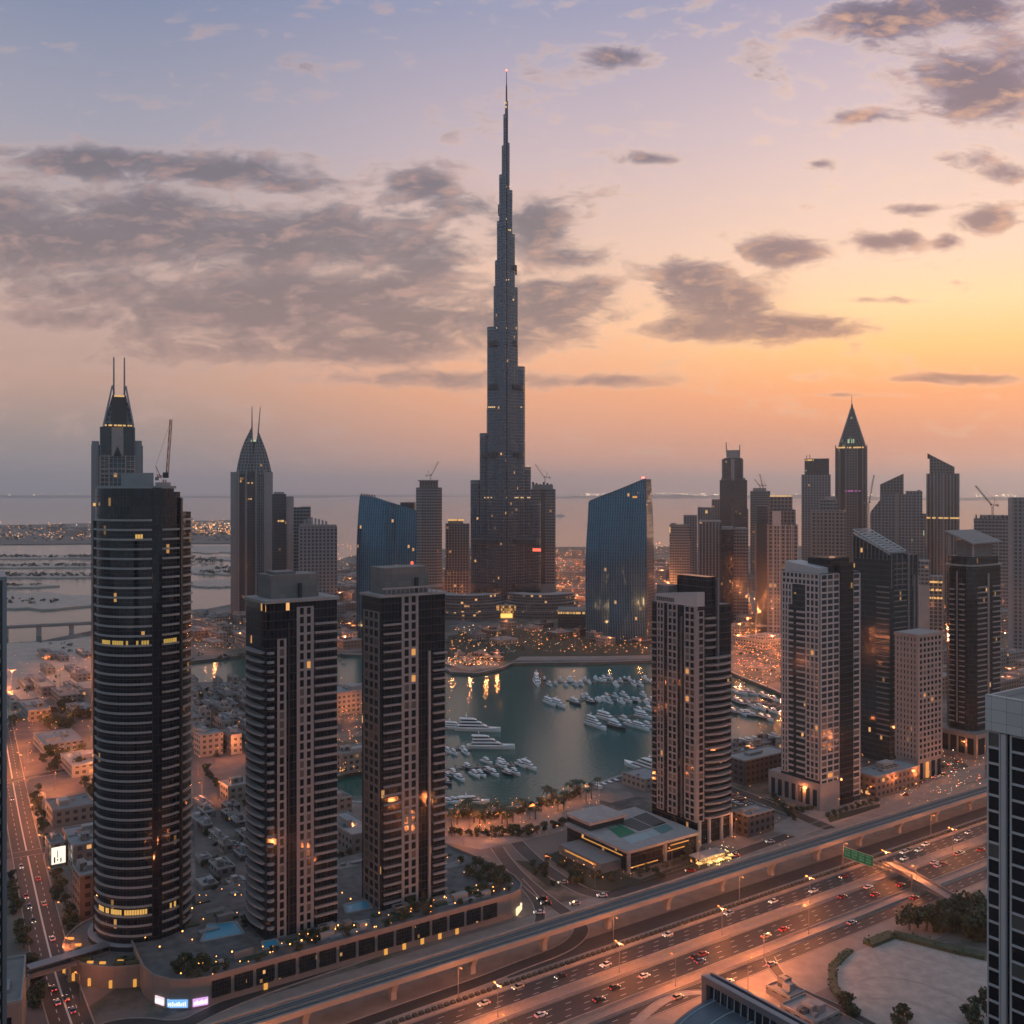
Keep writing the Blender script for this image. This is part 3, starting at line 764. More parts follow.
mb = MB(); mb.prism([(L*.47, -.9), (L*.80, -.9), (L*.80, Wd*.6), (L*.47, Wd*.6)], 0, zt+5.5); T.part('glass_slot', mb, [M_core, M_roof][0:1])
mb = MB(); mb.prism([(L*.06, Wd*.10), (L*.46, Wd*.10), (L*.46, Wd*.96), (L*.06, Wd*.96)], zt, [zt+3, zt+3, zt+6, zt+6]); T.part('roof_slope', mb, M_frw)
mb = MB(); mb.box(L*.30, L*.79, Wd*.06, Wd*.62, zt+.1, zt+8.5); T.part('plant_room', mb, [M_core])
mb = MB(); mb.prism([(-.6, -.6), (L*.46, -.6), (L*.46, Wd*1.32), (-.6, Wd*1.32)], 0, zb-1.6); T.part('podium', mb, M_fr)
for i in range(7):
    mb = MB(); u = Wd*(.06+.18*i); T.fbox(mb, 'L', u, u+Wd*.10, .5, .75, 2, 11.5); T.part('podium_window', mb, M_glassb)
T.finish()

# ---- dark tower with a sloping lattice crown
T = Tower('dark_tower', 'dark teal glass tower with a sloping steel lattice roof, behind the broad white tower', 853, 890, 919, 764, 0)
zt = T.z(556); L, Wd = T.L, T.W; fh = 3.6
T.core(zt, M_coreb)
T.balconies('L', .4, Wd*.34, 18, zt-18, fh, M_frd, .9, .9)
T.balconies('R', L*.12, L*.55, 18, zt-2, fh, M_frd, .8, .6)
T.fin('R', L*.58, L*.63, 6, zt+2, M_frd, .9); T.fin('R', L*.80, L*.83, 6, zt-14, M_fr, .9); T.fin('R', L*.92, L*.96, 6, zt-14, M_fr, .9)
T.fin('L', Wd*.98, Wd, 6, zt+14, M_beam, .7)
for i in range(9): T.fin('L', Wd*.06+i*Wd*.105, Wd*.075+i*Wd*.105, zt-3, zt+3+i*1.05, M_beam, .5, 'mullion')
for i in range(6): T.fin('R', L*.03+i*L*.18, L*.05+i*L*.18, zt-22, zt+1, M_beam, .5, 'mullion')
ha, hb = zt+3, zt+17
mb = MB(); mb.prism([(.8, .8), (L*.6, .8), (L*.6, Wd), (.8, Wd)], zt, [zt+1.5, zt+1.5, hb-4, hb-4], 0, 1); T.part('crown_wall', mb, [M_coreb, M_roof])
mb = MB()
for x in (0, L*.55):
    mb.tube((x, 0, ha), (x, Wd, hb), .4, n=4); mb.tube((x, 0, ha-2.2), (x, Wd, hb-2.2), .3, n=4)
    for i in range(10):
        f0, f1 = i/10, (i+1)/10; mb.tube((x, Wd*f0, ha+(hb-ha)*f0), (x, Wd*f1, ha-2.2+(hb-ha)*f1), .2, n=3)
for i in range(11):
    f0 = i/10; mb.tube((0, Wd*f0, ha+(hb-ha)*f0), (L*.55, Wd*f0, ha+(hb-ha)*f0), .25, n=4)
    if i < 10: mb.tube((0, Wd*f0, ha+(hb-ha)*f0), (L*.55, Wd*(f0+.1), ha+(hb-ha)*(f0+.1)), .18, n=3)
T.part('lattice_crown', mb, mat('white_steel', (.5, .48, .47), .5))
T.finish()

# ---- pink square block
T = Tower('office_block', 'plain pink square block with a regular grid of small dark windows, at right', 895, 918, 942, 780, 0)
zt = T.z(637); L, Wd = T.L, T.W; fh = 3.5
M_pk = mat('pink_stone', (.33, .27, .245), .8, noise=(.2, .12))
T.core(zt, M_pk, inset=.35)
T.grid('L', 0, Wd, 6, 12, zt-.2, fh, M_pk, 1.7, 1.45, .25, lit=.006)
T.grid('R', 0, L, 6, 12, zt-.2, fh, M_pk, 1.7, 1.45, .25, lit=.006)
mb = MB(); mb.prism([(-.7, -.7), (L+.4, -.7), (L+.4, Wd+.4), (-.7, Wd+.4)], zt-.2, zt+1.6, 0, 1); T.part('parapet', mb, [M_pk, M_roofp])
for i in range(4):
    mb = MB(); T.fbox(mb, 'R', L*(.06+.25*i), L*(.18+.25*i), 0, .4, 0, 10); T.part('shopfront', mb, M_warm if i == 1 else M_glassd)
    mb = MB(); T.fbox(mb, 'L', Wd*(.06+.25*i), Wd*(.18+.25*i), 0, .4, 0, 10); T.part('shopfront', mb, M_glassd)
T.finish()

# ---- dark faceted tower far right with a canopy roof
def faceted():
    px, py = 973, 757; P = G(px, py)
    Yc = P[1]; mpp = Yc/F
    t = thing('faceted_tower', 'dark faceted tower with pale floor bands and a tilted canopy roof, behind the pink block', 'tower', (P[0]-0, P[1], 0), YAW)
    T = Tower.__new__(Tower); T.P = P; T.root = t; T.panes = {}; T.nb = 0; T.z0 = 0
    T.W = abs(ext(P, N, 943)); T.L = abs(ext(P, D, 1004)); L, Wd = T.L, T.W
    z = lambda p: H-(p-HY)*P[1]/F
    zt = z(566); c = min(L, Wd)*.22
    poly = [(c, 0), (L-c, 0), (L, c), (L, Wd-c), (L-c, Wd), (c, Wd), (0, Wd-c), (0, c)]
    mb = MB(); mb.prism(poly, 0, zt, 0, 1); T.part('wall', mb, [M_core, M_roof])
    fh = 3.6; zb = 22
    T.balconies('L', c+1, Wd*.45, zb, zt-10, fh, M_fr, .7, .9); T.balconies('L', Wd*.6, Wd-c, zb, zt-14, fh, M_fr, .7, .9)
    T.balconies('R', c+.5, L*.42, zb, zt-12, fh, M_fr, .7, .9); T.balconies('R', L*.62, L-c, zb, zt-12, fh, M_fr, .7, .9)
    T.fin('R', L*.45, L*.49, zb, zt-6, M_fr, .8); T.fin('L', Wd*.5, Wd*.53, zb, zt-4, M_fr, .8)
    mb = MB(); q = [(x*.92+L*.04, y*.92+Wd*.04) for x, y in poly]; mb.prism(q, zt, zt+6, 0, 1); T.part('upper_wall', mb, [M_core, M_roof])
    mb = MB(); mb.prism([(x+(-.8 if x < L/2 else .8), y+(-.8 if y < Wd/2 else .8)) for x, y in poly], zt-.6, zt+.5); T.part('cornice', mb, M_fr)
    mb = MB(); mb.box(L*.2, L*.8, Wd*.2, Wd*.75, zt+6, z(541)); T.part('plant_room', mb, M_plant)
    mb = MB(); a = z(545); b = z(533); mb.loft([[(L*.02, Wd*.02, a), (L*.98, Wd*.02, a+.5), (L*.98, Wd*.98, b), (L*.02, Wd*.98, b)], [(L*.02, Wd*.02, a+1), (L*.98, Wd*.02, a+1.5), (L*.98, Wd*.98, b+1), (L*.02, Wd*.98, b+1)]]); T.part('canopy_roof', mb, M_frd)
    for (x, y, h) in ((.1, .1, a), (.9, .1, a), (.1, .9, b), (.9, .9, b)):
        mb = MB(); mb.box(L*x-.5, L*x+.5, Wd*y-.5, Wd*y+.5, zt+6, h+.3); T.part('canopy_post', mb, M_conc)
    mb = MB(); mb.prism([(-6, -6), (L+4, -6), (L+4, Wd+4), (-6, Wd+4)], 0, 17, 0, 1); T.part('podium', mb, [M_frd, M_roof])
    for i in range(4):
        mb = MB(); T.fbox(mb, 'R', -4+i*L*.28, -4+i*L*.28+L*.2, 6, 6.3, 3, 14); T.part('podium_window', mb, M_glassd)
        mb = MB(); T.fbox(mb, 'L', -4+i*Wd*.28, -4+i*Wd*.28+Wd*.2, 6, 6.3, 3, 14); T.part('podium_window', mb, M_glassd)
faceted()

# ---- nearest tower at the right edge of the frame: its left flank runs towards the camera
def edge_tower():
    Y0 = 232; Pf = ((989-HX)/F*Y0, Y0)      # far end of the flank
    W_ = 46; P = (Pf[0]-N[0]*W_, Pf[1]-N[1]*W_); L = 36
    t = thing('office_tower', 'grey framed office tower with dark window bays, the nearest building at the right edge', 'tower', (P[0], P[1], 0), YAW)
    T = Tower.__new__(Tower); T.P = P; T.root = t; T.panes = {}; T.nb = 0; T.z0 = 0; T.L = L; T.W = W_
    zt = H-(694-HY)*Y0/F; zw = zt-8.2
    mb = MB(); mb.prism([(.4, .4), (L, .4), (L, W_), (.4, W_)], 0, zt-1.2, 0, 1); T.part('wall', mb, [M_core, M_roof])
    mb = MB(); T.fbox(mb, 'L', -.4, W_+.4, -.2, .9, zw, zt); 
    T.part('crown_panel', mb, facade('panel_cladding', (.12, .115, .115), (.40, .365, .35), 3.6, 2.9, .02, .025, 0, rough=.7, var=.12))
    M_gr = mat('warm_grey_frame', (.42, .375, .37), .7, noise=(.2, .1))
    T.grid('L', W_-2.9, W_+.3, 1, 0, zw-.3, 3.7, M_gr, .35, .55, .35)
    T.fin('L', W_-4.3, W_-3.2, 0, zw-.3, M_gr, .7)
    for i in range(3): T.grid('L', W_-17.4-i*12.4, W_-5.1-i*12.4, 2, 0, zw-.3, 3.7, M_gr, .4, .55, .35, lit=.03)
    mb = MB(); mb.box(.6, L, .4, .9, zt-1.2, zt); mb.box(.6, L, W_-.6, W_, zt-1.2, zt); T.part('parapet', mb, M_gr)
    mb = MB(); mb.box(6, 14, W_*.2, W_*.7, zt-1.2, zt+2.4); mb.box(16, 22, W_*.5, W_*.8, zt-1.2, zt+1.4); T.part('roof_plant', mb, M_conc2)
    T.finish()
edge_tower()

# ---- thin slice of a tower at the left edge
def left_edge():
    Y0 = 262; X = (5.5-HX)/F*Y0; t = thing('edge_tower', 'narrow slice of a grey residential tower at the left edge', 'tower', (X, Y0, 0), R(28))
    zt = H-(580-HY)*Y0/F
    mb = MB(); mb.box(-24, 0, 0, 22, 0, zt); mb.build('wall', [M_core], t)
    mb = MB(); mb.box(-.7, .3, -.5, .4, 0, zt+.8); mb.build('pier', M_beam, t)
    mb = MB(); mb.box(-24.3, .2, -.4, 22.2, zt, zt+.9); mb.build('parapet', M_beam, t)
    me = None
    for i in range(40):
        z = 6+i*3.5
        if z > zt-3: break
        if me is None:
            mb = MB(); mb.box(-11, -1.2, -1.2, .1, 0, 1.0); me = mb.mesh('balcony', M_fr)
        link('balcony', me, t, (0, 0, z))
left_edge()
# ------------------------------------------------------------------ the very tall stepped tower
def supertall():
    Yb = 1508; X, _, _ = AT(506.5, 490, Yb); m_ = Yb/F
    t = thing('supertall_tower', 'immensely tall stepped dark tower tapering to a needle spire, by far the tallest building', 'tower', (X, Yb, 0))
    Z = lambda py: H-(py-HY)*m_
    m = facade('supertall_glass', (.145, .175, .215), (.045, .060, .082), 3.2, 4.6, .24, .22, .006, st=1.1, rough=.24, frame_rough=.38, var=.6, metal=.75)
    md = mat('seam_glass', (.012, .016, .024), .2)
    def lobe(cx, hw, y0, y1):       # rounded front, seen from the camera side (-y)
        n = 8; pts = [(cx+hw*math.cos(math.pi+math.pi*i/n), y0+hw*.8*math.sin(math.pi+math.pi*i/n)) for i in range(n+1)]
        return pts+[(cx+hw, y1), (cx-hw, y1)]
    seam = 2.2
    # (outer edge in px from the axis, top row) from the outside in
    left = [(36.5, 26, 480, 14), (27, 18, 433, 8), (19.8, 12, 409, 2), (19.3, 10, 328, 0), (12.8, 6, 288, -3), (11.4, 4, 263, -4), (9.4, 3, 225, -6), (7.2, 2, 180, -8), (4.6, 1, 152, -9), (3, .5, 122, -10)]
    right = [(34.5, 26, 502, 14), (24.6, 16, 467, 8), (18.6, 10, 367, 2), (11.6, 5, 289, -2), (8.6, 3, 237, -4), (6, 2, 194, -6), (3.2, 1, 148, -8), (1.6, .4, 108, -10)]
    mb_l = []
    for sg, tiers in ((-1, left), (1, right)):
        prev = None
        for i, (e, _, py, dy) in enumerate(tiers):
            inner = seam/2 if i > len(tiers)-4 else seam
            nxt = tiers[i+1][0] if i+1 < len(tiers) else 0
            a, b = max(nxt-6.5, .25), e
            if i < 2: a = max(nxt-3, .25)
            cx = sg*(a+b)/2*m_; hw = (b-a)/2*m_
            mb = MB(); mb.prism(lobe(cx, hw, dy*1.2-2*i, 30-i), 0, Z(py), 0, 1); mb.build('wing_tier', [m, M_roof], t)
            mb = MB(); q = [(cx+(x-cx)*1.02, y-.3) for x, y in lobe(cx, hw, dy*1.2-2*i, 30-i)]
            mb.prism(q, Z(py)-5, Z(py)-2.5); mb.build('louvre_band', M_beam, t)
    bm = mat('mechanical_band', (.035, .04, .048), .5)
    for py, l, r, y in ((586, 36, 34, -8), (541, 36, 34, -8), (455, 26, 17.6, -12), (388, 19, 17.5, -14), (345, 18.5, 11, -16), (270, 11, 10.5, -18), (210, 8.5, 5.5, -18)):
        for q0, q1 in ((-l, -3.2), (3.2, r)):
            mb = MB(); mb.prism(lobe((q0+q1)/2*m_, abs(q1-q0)/2*m_*.985, y+2, 20), Z(py)-3.4, Z(py)+3.4, 0, 0, True, True); mb.build('mechanical_band', bm, t)
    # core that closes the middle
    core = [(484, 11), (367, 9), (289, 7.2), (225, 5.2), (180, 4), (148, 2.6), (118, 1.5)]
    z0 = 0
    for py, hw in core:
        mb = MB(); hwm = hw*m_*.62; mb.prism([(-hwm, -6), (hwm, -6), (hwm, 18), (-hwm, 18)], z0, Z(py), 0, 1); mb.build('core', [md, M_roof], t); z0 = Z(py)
    mb = MB(); mb.lathe([(2.6, Z(122)), (2.0, Z(105)), (1.3, Z(104)), (1.1, Z(86)), (.7, Z(85)), (.45, Z(71))], 10); mb.build('spire', M_dark, t)
    mb = MB(); mb.lathe([(.3, Z(71.2)), (1.5, Z(70.6)), (1.5, Z(69.8)), (.2, Z(69.2))], 8); mb.build('beacon', glow('red_beacon', (1, .10, .08), 6), t)
    # lit terraces on the set-backs
    wm = glow('terrace_light', (1, .62, .28), .8)
    for (x0, x1, py, yy) in ((-2, 1.5, 108, -16), (-1, 2.5, 112, -16), (-2.5, 0, 184, -17), (0, 4, 191, -17), (-3, 1, 223, -18), (1, 5, 234, -18), (-6, -2, 262, -18), (-4, 5, 283, -18), (-8, 0, 299, -15), (1, 8, 302, -14), (-10, 8, 330, -14), (-18, -9, 408, -12), (12, 18, 408, -12), (-27, 24, 497.5, -9), (17, 23, 466, -8)):
        n = max(1, int((x1-x0)/1.6)); mb = MB()
        for i in range(n):
            if random.random() < .45: continue
            a = x0+(x1-x0)*i/n; mb.box(a*m_, (a+(x1-x0)/n*.7)*m_, yy-6, yy-2, Z(py)-.8, Z(py)+.8)
        if mb.f: mb.build('terrace_light', wm, t)
    # flared base, entrance pavilion
    for (r, z0, z1, mm) in ((66, 0, 9, M_glassb), (58, 9, 20, M_conc2)):
        mb = MB(); mb.lathe([(r, z0), (r, z1)], 24); mb.build('base_ring', [mm], t)
    mb = MB(); mb.prism([(-15, -76), (14, -76), (11, -58), (-12, -58)], 0, 19, 0, 1); mb.build('entrance_pavilion', [facade('golden_glass', (.25, .16, .08), (.30, .16, .05), 2.4, 3.6, .12, .12, .35, st=.9), M_conc], t)
    mb = MB(); mb.prism([(-10, -76.6), (9, -76.6), (9, -76), (-10, -76)], 1, 7); mb.build('lit_doorway', glow('gold_light', (1, .55, .13), 1.3), t)
    mb = MB(); mb.box(26*m_, 34*m_, -20, -18, Z(550.5), Z(547.8)); mb.build('red_sign', glow('red_sign', (1, .12, .07), 1.6), t)
supertall()

# ------------------------------------------------------------------ two curved blue glass buildings
M_blue = facade('ribbed_blue_glass', (.075, .205, .29), (.018, .078, .135), 3.1, 4.0, .26, .05, .005, st=1.0, rough=.09, frame_rough=.3, var=.6, spec=.5, metal=.55)
def sail():
    Y0 = 1227; m_ = Y0/F; X0 = (588-HX)*m_
    t = thing('curved_tower', 'curved blue ribbed glass tower with a slanting roof, right of the tallest tower', 'tower', (X0, Y0, 0))
    Z = lambda py: H-(py-HY)*m_
    rings = []
    for i in range(15):
        f = i/14; py = 648-(648-478)*f
        xl = 0+(-1.8*math.sin(math.pi*min(1, f*1.3))+max(0, f-.45)**2*9)*m_
        xr = (58.3+.8*math.sin(f*2.5)-1.2*f*f)*m_; xe = (68.2+.6*math.sin(f*3)-3.0*f**3)*m_
        top = lambda x: min(Z(py), Z(502)+(Z(478.5)-Z(502))*max(0, min(1, (x-2)/(57*m_))))
        n = 8; fr = []
        for k in range(n+1):
            x = xl+(xr-xl)*k/n; fr.append((x, 9*(1-math.sin(math.pi*k/n))-6+14*(1-k/n), top(x)))
        pts = fr+[(xe, 24, top(xr)), (xl+14*m_, 50, top(xl+14*m_))]
        rings.append(pts)
    mb = MB(); mb.loft(rings, 0, True, 1); o = mb.build('wall', [M_blue, M_roof], t)
    # the narrow end face in pale cladding
    mb = MB(); ra = [(r[8], r[9]) for r in rings]
    for a, b in zip(ra, ra[1:]):
        off = Vector((.5, -.35, 0)); mb.face([Vector(a[0])+off, Vector(a[1])+off, Vector(b[1])+off, Vector(b[0])+off], [(0, a[0][2]), (25, a[1][2]), (25, b[1][2]), (0, b[0][2])])
    mb.build('end_wall', facade('end_cladding', (.15, .13, .13), (.06, .06, .065), 4, 4, .4, .3, .01), t)
    mb = MB(); r = rings[-1]
    for a, b in zip(r[:8], r[1:9]): mb.bar((a[0], a[1]-.3, a[2]), (b[0], b[1]-.3, b[2]), 1.2, 1.0)
    mb.build('roof_edge', M_dark, t)
    mb = MB(); mb.box(54*m_, 57*m_, 2, 4, Z(479)+1, Z(477.8)+1); mb.build('beacon', MATS['red_beacon'], t)
    mb = MB()
    for py in (497, ): mb.box(44*m_, 48.5*m_, -6.6, -5.9, Z(py+1), Z(py-1))
    mb.build('lit_window', M_warm, t)
sail()
def wave():
    Y0 = 1230; m_ = Y0/F; X0 = (355-HX)*m_
    t = thing('curved_tower', 'curved blue ribbed glass block with a dipping roof line, behind the third residential tower', 'tower', (X0, Y0, 0))
    Z = lambda py: H-(py-HY)*m_
    def roofline(q):
        P = [(0, 497), (3, 495), (20, 497.5), (30, 501), (40, 504), (50, 506.5), (61, 511)]
        for a, b in zip(P, P[1:]):
            if q <= b[0]: return a[1]+(b[1]-a[1])*(q-a[0])/(b[0]-a[0])
        return P[-1][1]
    rings = []
    for i in range(13):
        f = i/12; py = 645-(645-494)*f; xl = (-.5+3.6*max(0, f-.5)**2*4)*m_; xr = 60.5*m_; n = 12; fr = []
        for k in range(n+1):
            x = xl+(xr-xl)*k/n; fr.append((x, 14*(1-math.sin(math.pi*k/n)), min(Z(py), Z(roofline(x/m_)))))
        rings.append(fr+[(xr-4, 46, fr[-1][2]), (xl+6, 46, fr[0][2])])
    mb = MB(); mb.loft(rings, 0, True, 1); mb.build('wall', [M_blue, M_roof], t)
    mb = MB(); mb.box(44*m_, 58*m_, 14, 34, Z(512), Z(502.5)); mb.build('plant_room', M_dark, t)
    mb = MB(); mb.box(43.5*m_, 48*m_, 12.6, 13.4, Z(512.5), Z(510.5)); mb.build('lit_window', glow('pale_light', (.9, .85, .75), .8), t)
    mb = MB()
    for i in range(6): mb.box((4+i*2.6)*m_, (5.2+i*2.6)*m_, 16, 20, Z(497), Z(493.5+i*.3))
    mb.build('roof_frame', mat('roof_frame_red', (.30, .14, .11), .7), t)
    mb = MB(); mb.box(55*m_, 57.5*m_, 9.4, 10, Z(565), Z(562)); mb.build('red_sign', MATS['red_sign'], t)
wave()

# ------------------------------------------------------------------ towers of the middle and far distance
PRO = dict(
 grey=dict(frame=(.205, .222, .235), glass=(.024, .034, .045), cw=4.6, fh=4.4, fw=.40, fv=.34, lit=0.0048),
 slab=dict(frame=(.215, .225, .232), glass=(.026, .034, .042), cw=4.2, fh=4.6, fw=.20, fv=.46, lit=0.0048),
 fins=dict(frame=(.225, .235, .245), glass=(.034, .038, .046), cw=4.6, fh=4.0, fw=.42, fv=.10, lit=0.0032),
 dark=dict(frame=(.06, .07, .08), glass=(.022, .026, .034), cw=2.6, fh=3.8, fw=.2, fv=.22, lit=0.0080),
 beige=dict(frame=(.31, .285, .265), glass=(.04, .044, .05), cw=5.0, fh=4.8, fw=.32, fv=.30, lit=0.0100),
 brown=dict(frame=(.17, .17, .17), glass=(.03, .03, .034), cw=4.4, fh=4.6, fw=.35, fv=.34, lit=0.0080),
 teal=dict(frame=(.16, .19, .205), glass=(.02, .042, .056), cw=3.2, fh=3.8, fw=.25, fv=.16, lit=0.0048))
FM = {k: facade('facade_'+k, v['frame'], v['glass'], v['cw'], v['fh'], v['fw'], v['fv'], v['lit'], st=.9) for k, v in PRO.items()}
class Far:
    "a far tower: blocks given by picture columns and rows at one distance, each with a real depth"
    def __init__(s, name, label, px, Y, rz=None, group=None, cat='tower'):
        rz = -math.atan((px-HX)/F) if rz is None else rz
        s.Y = Y; s.m = Y/F; s.px = px; s.X = (px-HX)*s.m
        s.t = thing(name, label, cat, (s.X, Y, 0), rz, group)
    def x(s, px): return (px-s.px)*s.m
    def z(s, py): return H-(py-HY)*s.m
    def block(s, x0, x1, top, m, y0=0, dep=None, name='wall', bot=None, top2=None, mt=None, cham=0):
        a, b = s.x(x0), s.x(x1); dep = dep or min(60, max(18, (b-a)*.8)); zt = s.z(top); zt2 = zt if top2 is None else s.z(top2)
        mb = MB()
        if cham: 
            c = cham; poly = [(a+c, y0), (b-c, y0), (b, y0+c), (b, y0+dep), (a, y0+dep), (a, y0+c)]; tt = [zt, zt2, zt2, zt2, zt, zt]
        else: poly = [(a, y0), (b, y0), (b, y0+dep), (a, y0+dep)]; tt = [zt, zt2, zt2, zt]
        mb.prism(poly, 0 if bot is None else s.z(bot), tt, 0, 1); return mb.build(name, [FM.get(m, m) if isinstance(m, str) else m, mt or M_roof], s.t)
    def taper(s, x0, x1, y0_, X0, X1, y1_, m, dep=30, yb=0, name='crown'):
        za, zb = s.z(y0_), s.z(y1_); mb = MB(); c0 = dep/2
        a = [(s.x(x0), yb), (s.x(x1), yb), (s.x(x1), yb+dep), (s.x(x0), yb+dep)]; k = (X1-X0)/max(.1, (x1-x0)); d2 = dep*k
        b = [(s.x(X0), yb+c0-d2/2), (s.x(X1), yb+c0-d2/2), (s.x(X1), yb+c0+d2/2), (s.x(X0), yb+c0+d2/2)]
        mb.loft([[(*p, za) for p in a], [(*p, zb) for p in b]], 0, True, 1); return mb.build(name, [FM.get(m, m) if isinstance(m, str) else m, M_roof], s.t)
    def rod(s, px, y0_, y1_, r, yy=10, r1=None, name='spire', px2=None, m=None):
        mb = MB(); mb.tube((s.x(px), yy, s.z(y0_)), (s.x(px2 if px2 is not None else px), yy, s.z(y1_)), r, r if r1 is None else r1, 6); return mb.build(name, m or M_beam, s.t)
    def strip_(s, x0, x1, y, h, m, yy=-.4, name='lit_band', gaps=.3):
        mb = MB(); n = max(1, int((x1-x0)*1.2))
        for i in range(n):
            if random.random() < gaps: continue
            a = x0+(x1-x0)*i/n; b = a+(x1-x0)/n*.8; mb.box(s.x(a), s.x(b), yy, yy+.4, s.z(y+h/2), s.z(y-h/2))
        if mb.f: mb.build(name, m, s.t)
    def frame(s, x0, x1, top, base, cols, m, yy=0, wd=.5):
        for i in range(cols+1):
            a = x0+(x1-x0)*i/cols; mb = MB(); mb.box(s.x(a)-wd*s.m*.5, s.x(a)+wd*s.m*.5, yy-1.2, yy+.3, s.z(base), s.z(top)); mb.build('pier', m, s.t)
AMB = glow('amber_band', (1, .58, .2), .75); GRN = glow('pale_green_light', (.7, .9, .55), .5)

# twin-spired tower behind the round tower
f = Far('twin_spire_tower', 'dark tower with two slim masts over a tapering crown, behind the round dark tower', 117, 800)
f.block(93, 141.5, 445, 'teal', 8, 30); f.block(93.5, 100, 441, M_beam, 6, 20, 'side_pier'); f.block(134, 140.5, 440, M_beam, 6, 20, 'side_pier')
f.block(101, 134, 427, 'teal', 2, 34, 'front_bay'); f.block(103, 111, 426.5, M_glassb, 1.2, 3, 'glass_bay', 454); f.block(124, 133, 426.5, M_glassb, 1.2, 3, 'glass_bay', 454)
f.block(112, 123, 427, M_conc2, .8, 4, 'gable_pier', 456)
mb = MB(); mb.prism([(f.x(114), .2), (f.x(121), .2), (f.x(121), .8), (f.x(114), .8)], f.z(456), [f.z(455), f.z(455), f.z(455), f.z(455)]); mb.face([(f.x(114), .3, f.z(455)), (f.x(121), .3, f.z(455)), (f.x(117.5), .3, f.z(446))]); mb.build('gable_window', M_glassd, f.t)
for yy in (456, 469, 474): f.strip_(101, 134, yy, 1.2, M_conc, 1.2, 'ledge', 0)
for px in (101.3, 109.5, 125, 133.6): f.block(px-.6, px+.6, 456, M_conc, .8, 2, 'pier')
for i in range(9): f.strip_(102, 108, 461+i*4.2, 1, M_conc, 1.0, 'balcony', 0); f.strip_(126.5, 133, 461+i*4.2, 1, M_conc, 1.0, 'balcony', 0)
f.taper(104.5, 132.5, 426, 112, 126, 396, 'grey', 28, 4); f.taper(112, 126, 426, 112.4, 125.6, 395, M_dark, 8, .5, 'crown_glass')
for a, b in ((104.6, 112.6), (132.4, 125.4)):
    mb = MB(); mb.bar((f.x(a), 2, f.z(426)), (f.x(b), 12, f.z(386)), 1.4, 1.6); mb.build('crown_rib', M_beam, f.t)
f.rod(114, 400, 355.5, .9, 12, .6); f.rod(124, 400, 355.5, .9, 12, .6)
f.strip_(105, 132, 425.5, 1.6, AMB, -1.2); f.strip_(114.5, 124, 396, 1.6, AMB, -.5, gaps=.1); f.strip_(94, 101.5, 504.5, 3, AMB, 4, gaps=.1); f.strip_(96, 101, 510, 1.4, AMB, 4)

# tower with two horns
f = Far('horned_tower', 'pale grey tower with two curved horn shaped spires, right of the round tower', 252, 1390)
f.block(231.5, 272, 474, 'grey', 4, 50); f.block(231.3, 237.5, 472, M_beam, 0, 40, 'side_pier'); f.block(265, 272.3, 472, M_conc2, 0, 40, 'side_pier')
f.block(240, 245, 474, 'dark', 1, 6, 'glass_bay'); f.block(247.5, 254.5, 472, 'dark', 1, 6, 'glass_bay'); f.block(257.5, 263.5, 474, 'teal', 1, 6, 'glass_bay')
def horn(pts_l, pts_r, yb, dep):
    mb = MB(); rings = []
    for (xl, y1), (xr, y2) in zip(pts_l, pts_r): rings.append([(f.x(xl), yb, f.z(y1)), (f.x(xr), yb, f.z(y2)), (f.x(xr), yb+dep, f.z(y2)), (f.x(xl), yb+dep, f.z(y1))])
    mb.loft(rings, 0, True, 1); mb.build('crown', [FM['grey'], M_beam], f.t)
horn([(236.5, 474), (238, 464), (241, 451), (245, 440), (249, 432), (251.4, 427)], [(253, 474), (253, 464), (253, 451), (253, 441), (252.8, 434), (252.6, 427)], 8, 36)
horn([(253, 474), (253, 464), (254, 452), (255.5, 443), (257, 436), (257.6, 432)], [(271.5, 474), (269.4, 464), (266.5, 453), (263, 443), (260, 435), (258.6, 432)], 4, 36)
f.taper(242, 264, 474, 250.5, 258.5, 441, 'grey', 30, 10)
f.rod(252, 428, 405, 1.2, 20, .5); f.rod(258, 433, 405.5, 1.2, 20, .5, px2=260.2)
f.strip_(250, 256, 440.5, 2, GRN, 3.2, gaps=.2)
for px in (238.8, 246.3, 256, 264.4): f.block(px-.7, px+.7, 470, M_conc2, -1, 4, 'pier')
f.strip_(246, 253, 483, 1.2, AMB, .4); f.strip_(247, 252, 499, 1.2, AMB, .4)

f = Far('apartment_slab', 'brown grey tower with a pinkish stair shaft, right beside the horned tower', 281, 1260)
f.block(272.3, 286, 494, 'dark', 0, 40); f.block(274, 284, 492, M_conc2, 6, 20, 'plant_room', 495); f.block(285.5, 293.5, 496.5, M_fr, 2, 34, 'stair_shaft'); f.strip_(277, 284, 521, 1.8, AMB, -.6); f.strip_(285.8, 288.6, 572, 4, MATS['red_sign'], 1.2, 'red_sign', 0)
f = Far('apartment_slab', 'plain grey slab behind the broader slab with the cluttered flat dark top', 300, 1330)
f.block(290, 310.5, 507.5, 'slab', 0, 40); f.block(301, 310.5, 506.8, M_fr, 2, 30, 'plant_room', 509)
f = Far('apartment_slab', 'broad dark gridded slab with a cluttered flat roof, next left of the curved blue block', 318, 1225)
f.block(299, 337, 527, 'grey', 0, 40); f.block(299.5, 336.5, 525.5, M_frd, 1, 36, 'roof_storey', 527.5)
for i in range(7): f.block(304+i*3.5, 306+i*3.5, 517.5+abs(i-2)*1.0, M_conc2, 6, 12, 'roof_plant', 526)
f = Far('round_topped_tower', 'grey brown tower with a flat ring canopy, left of the tallest tower', 429, 1600)
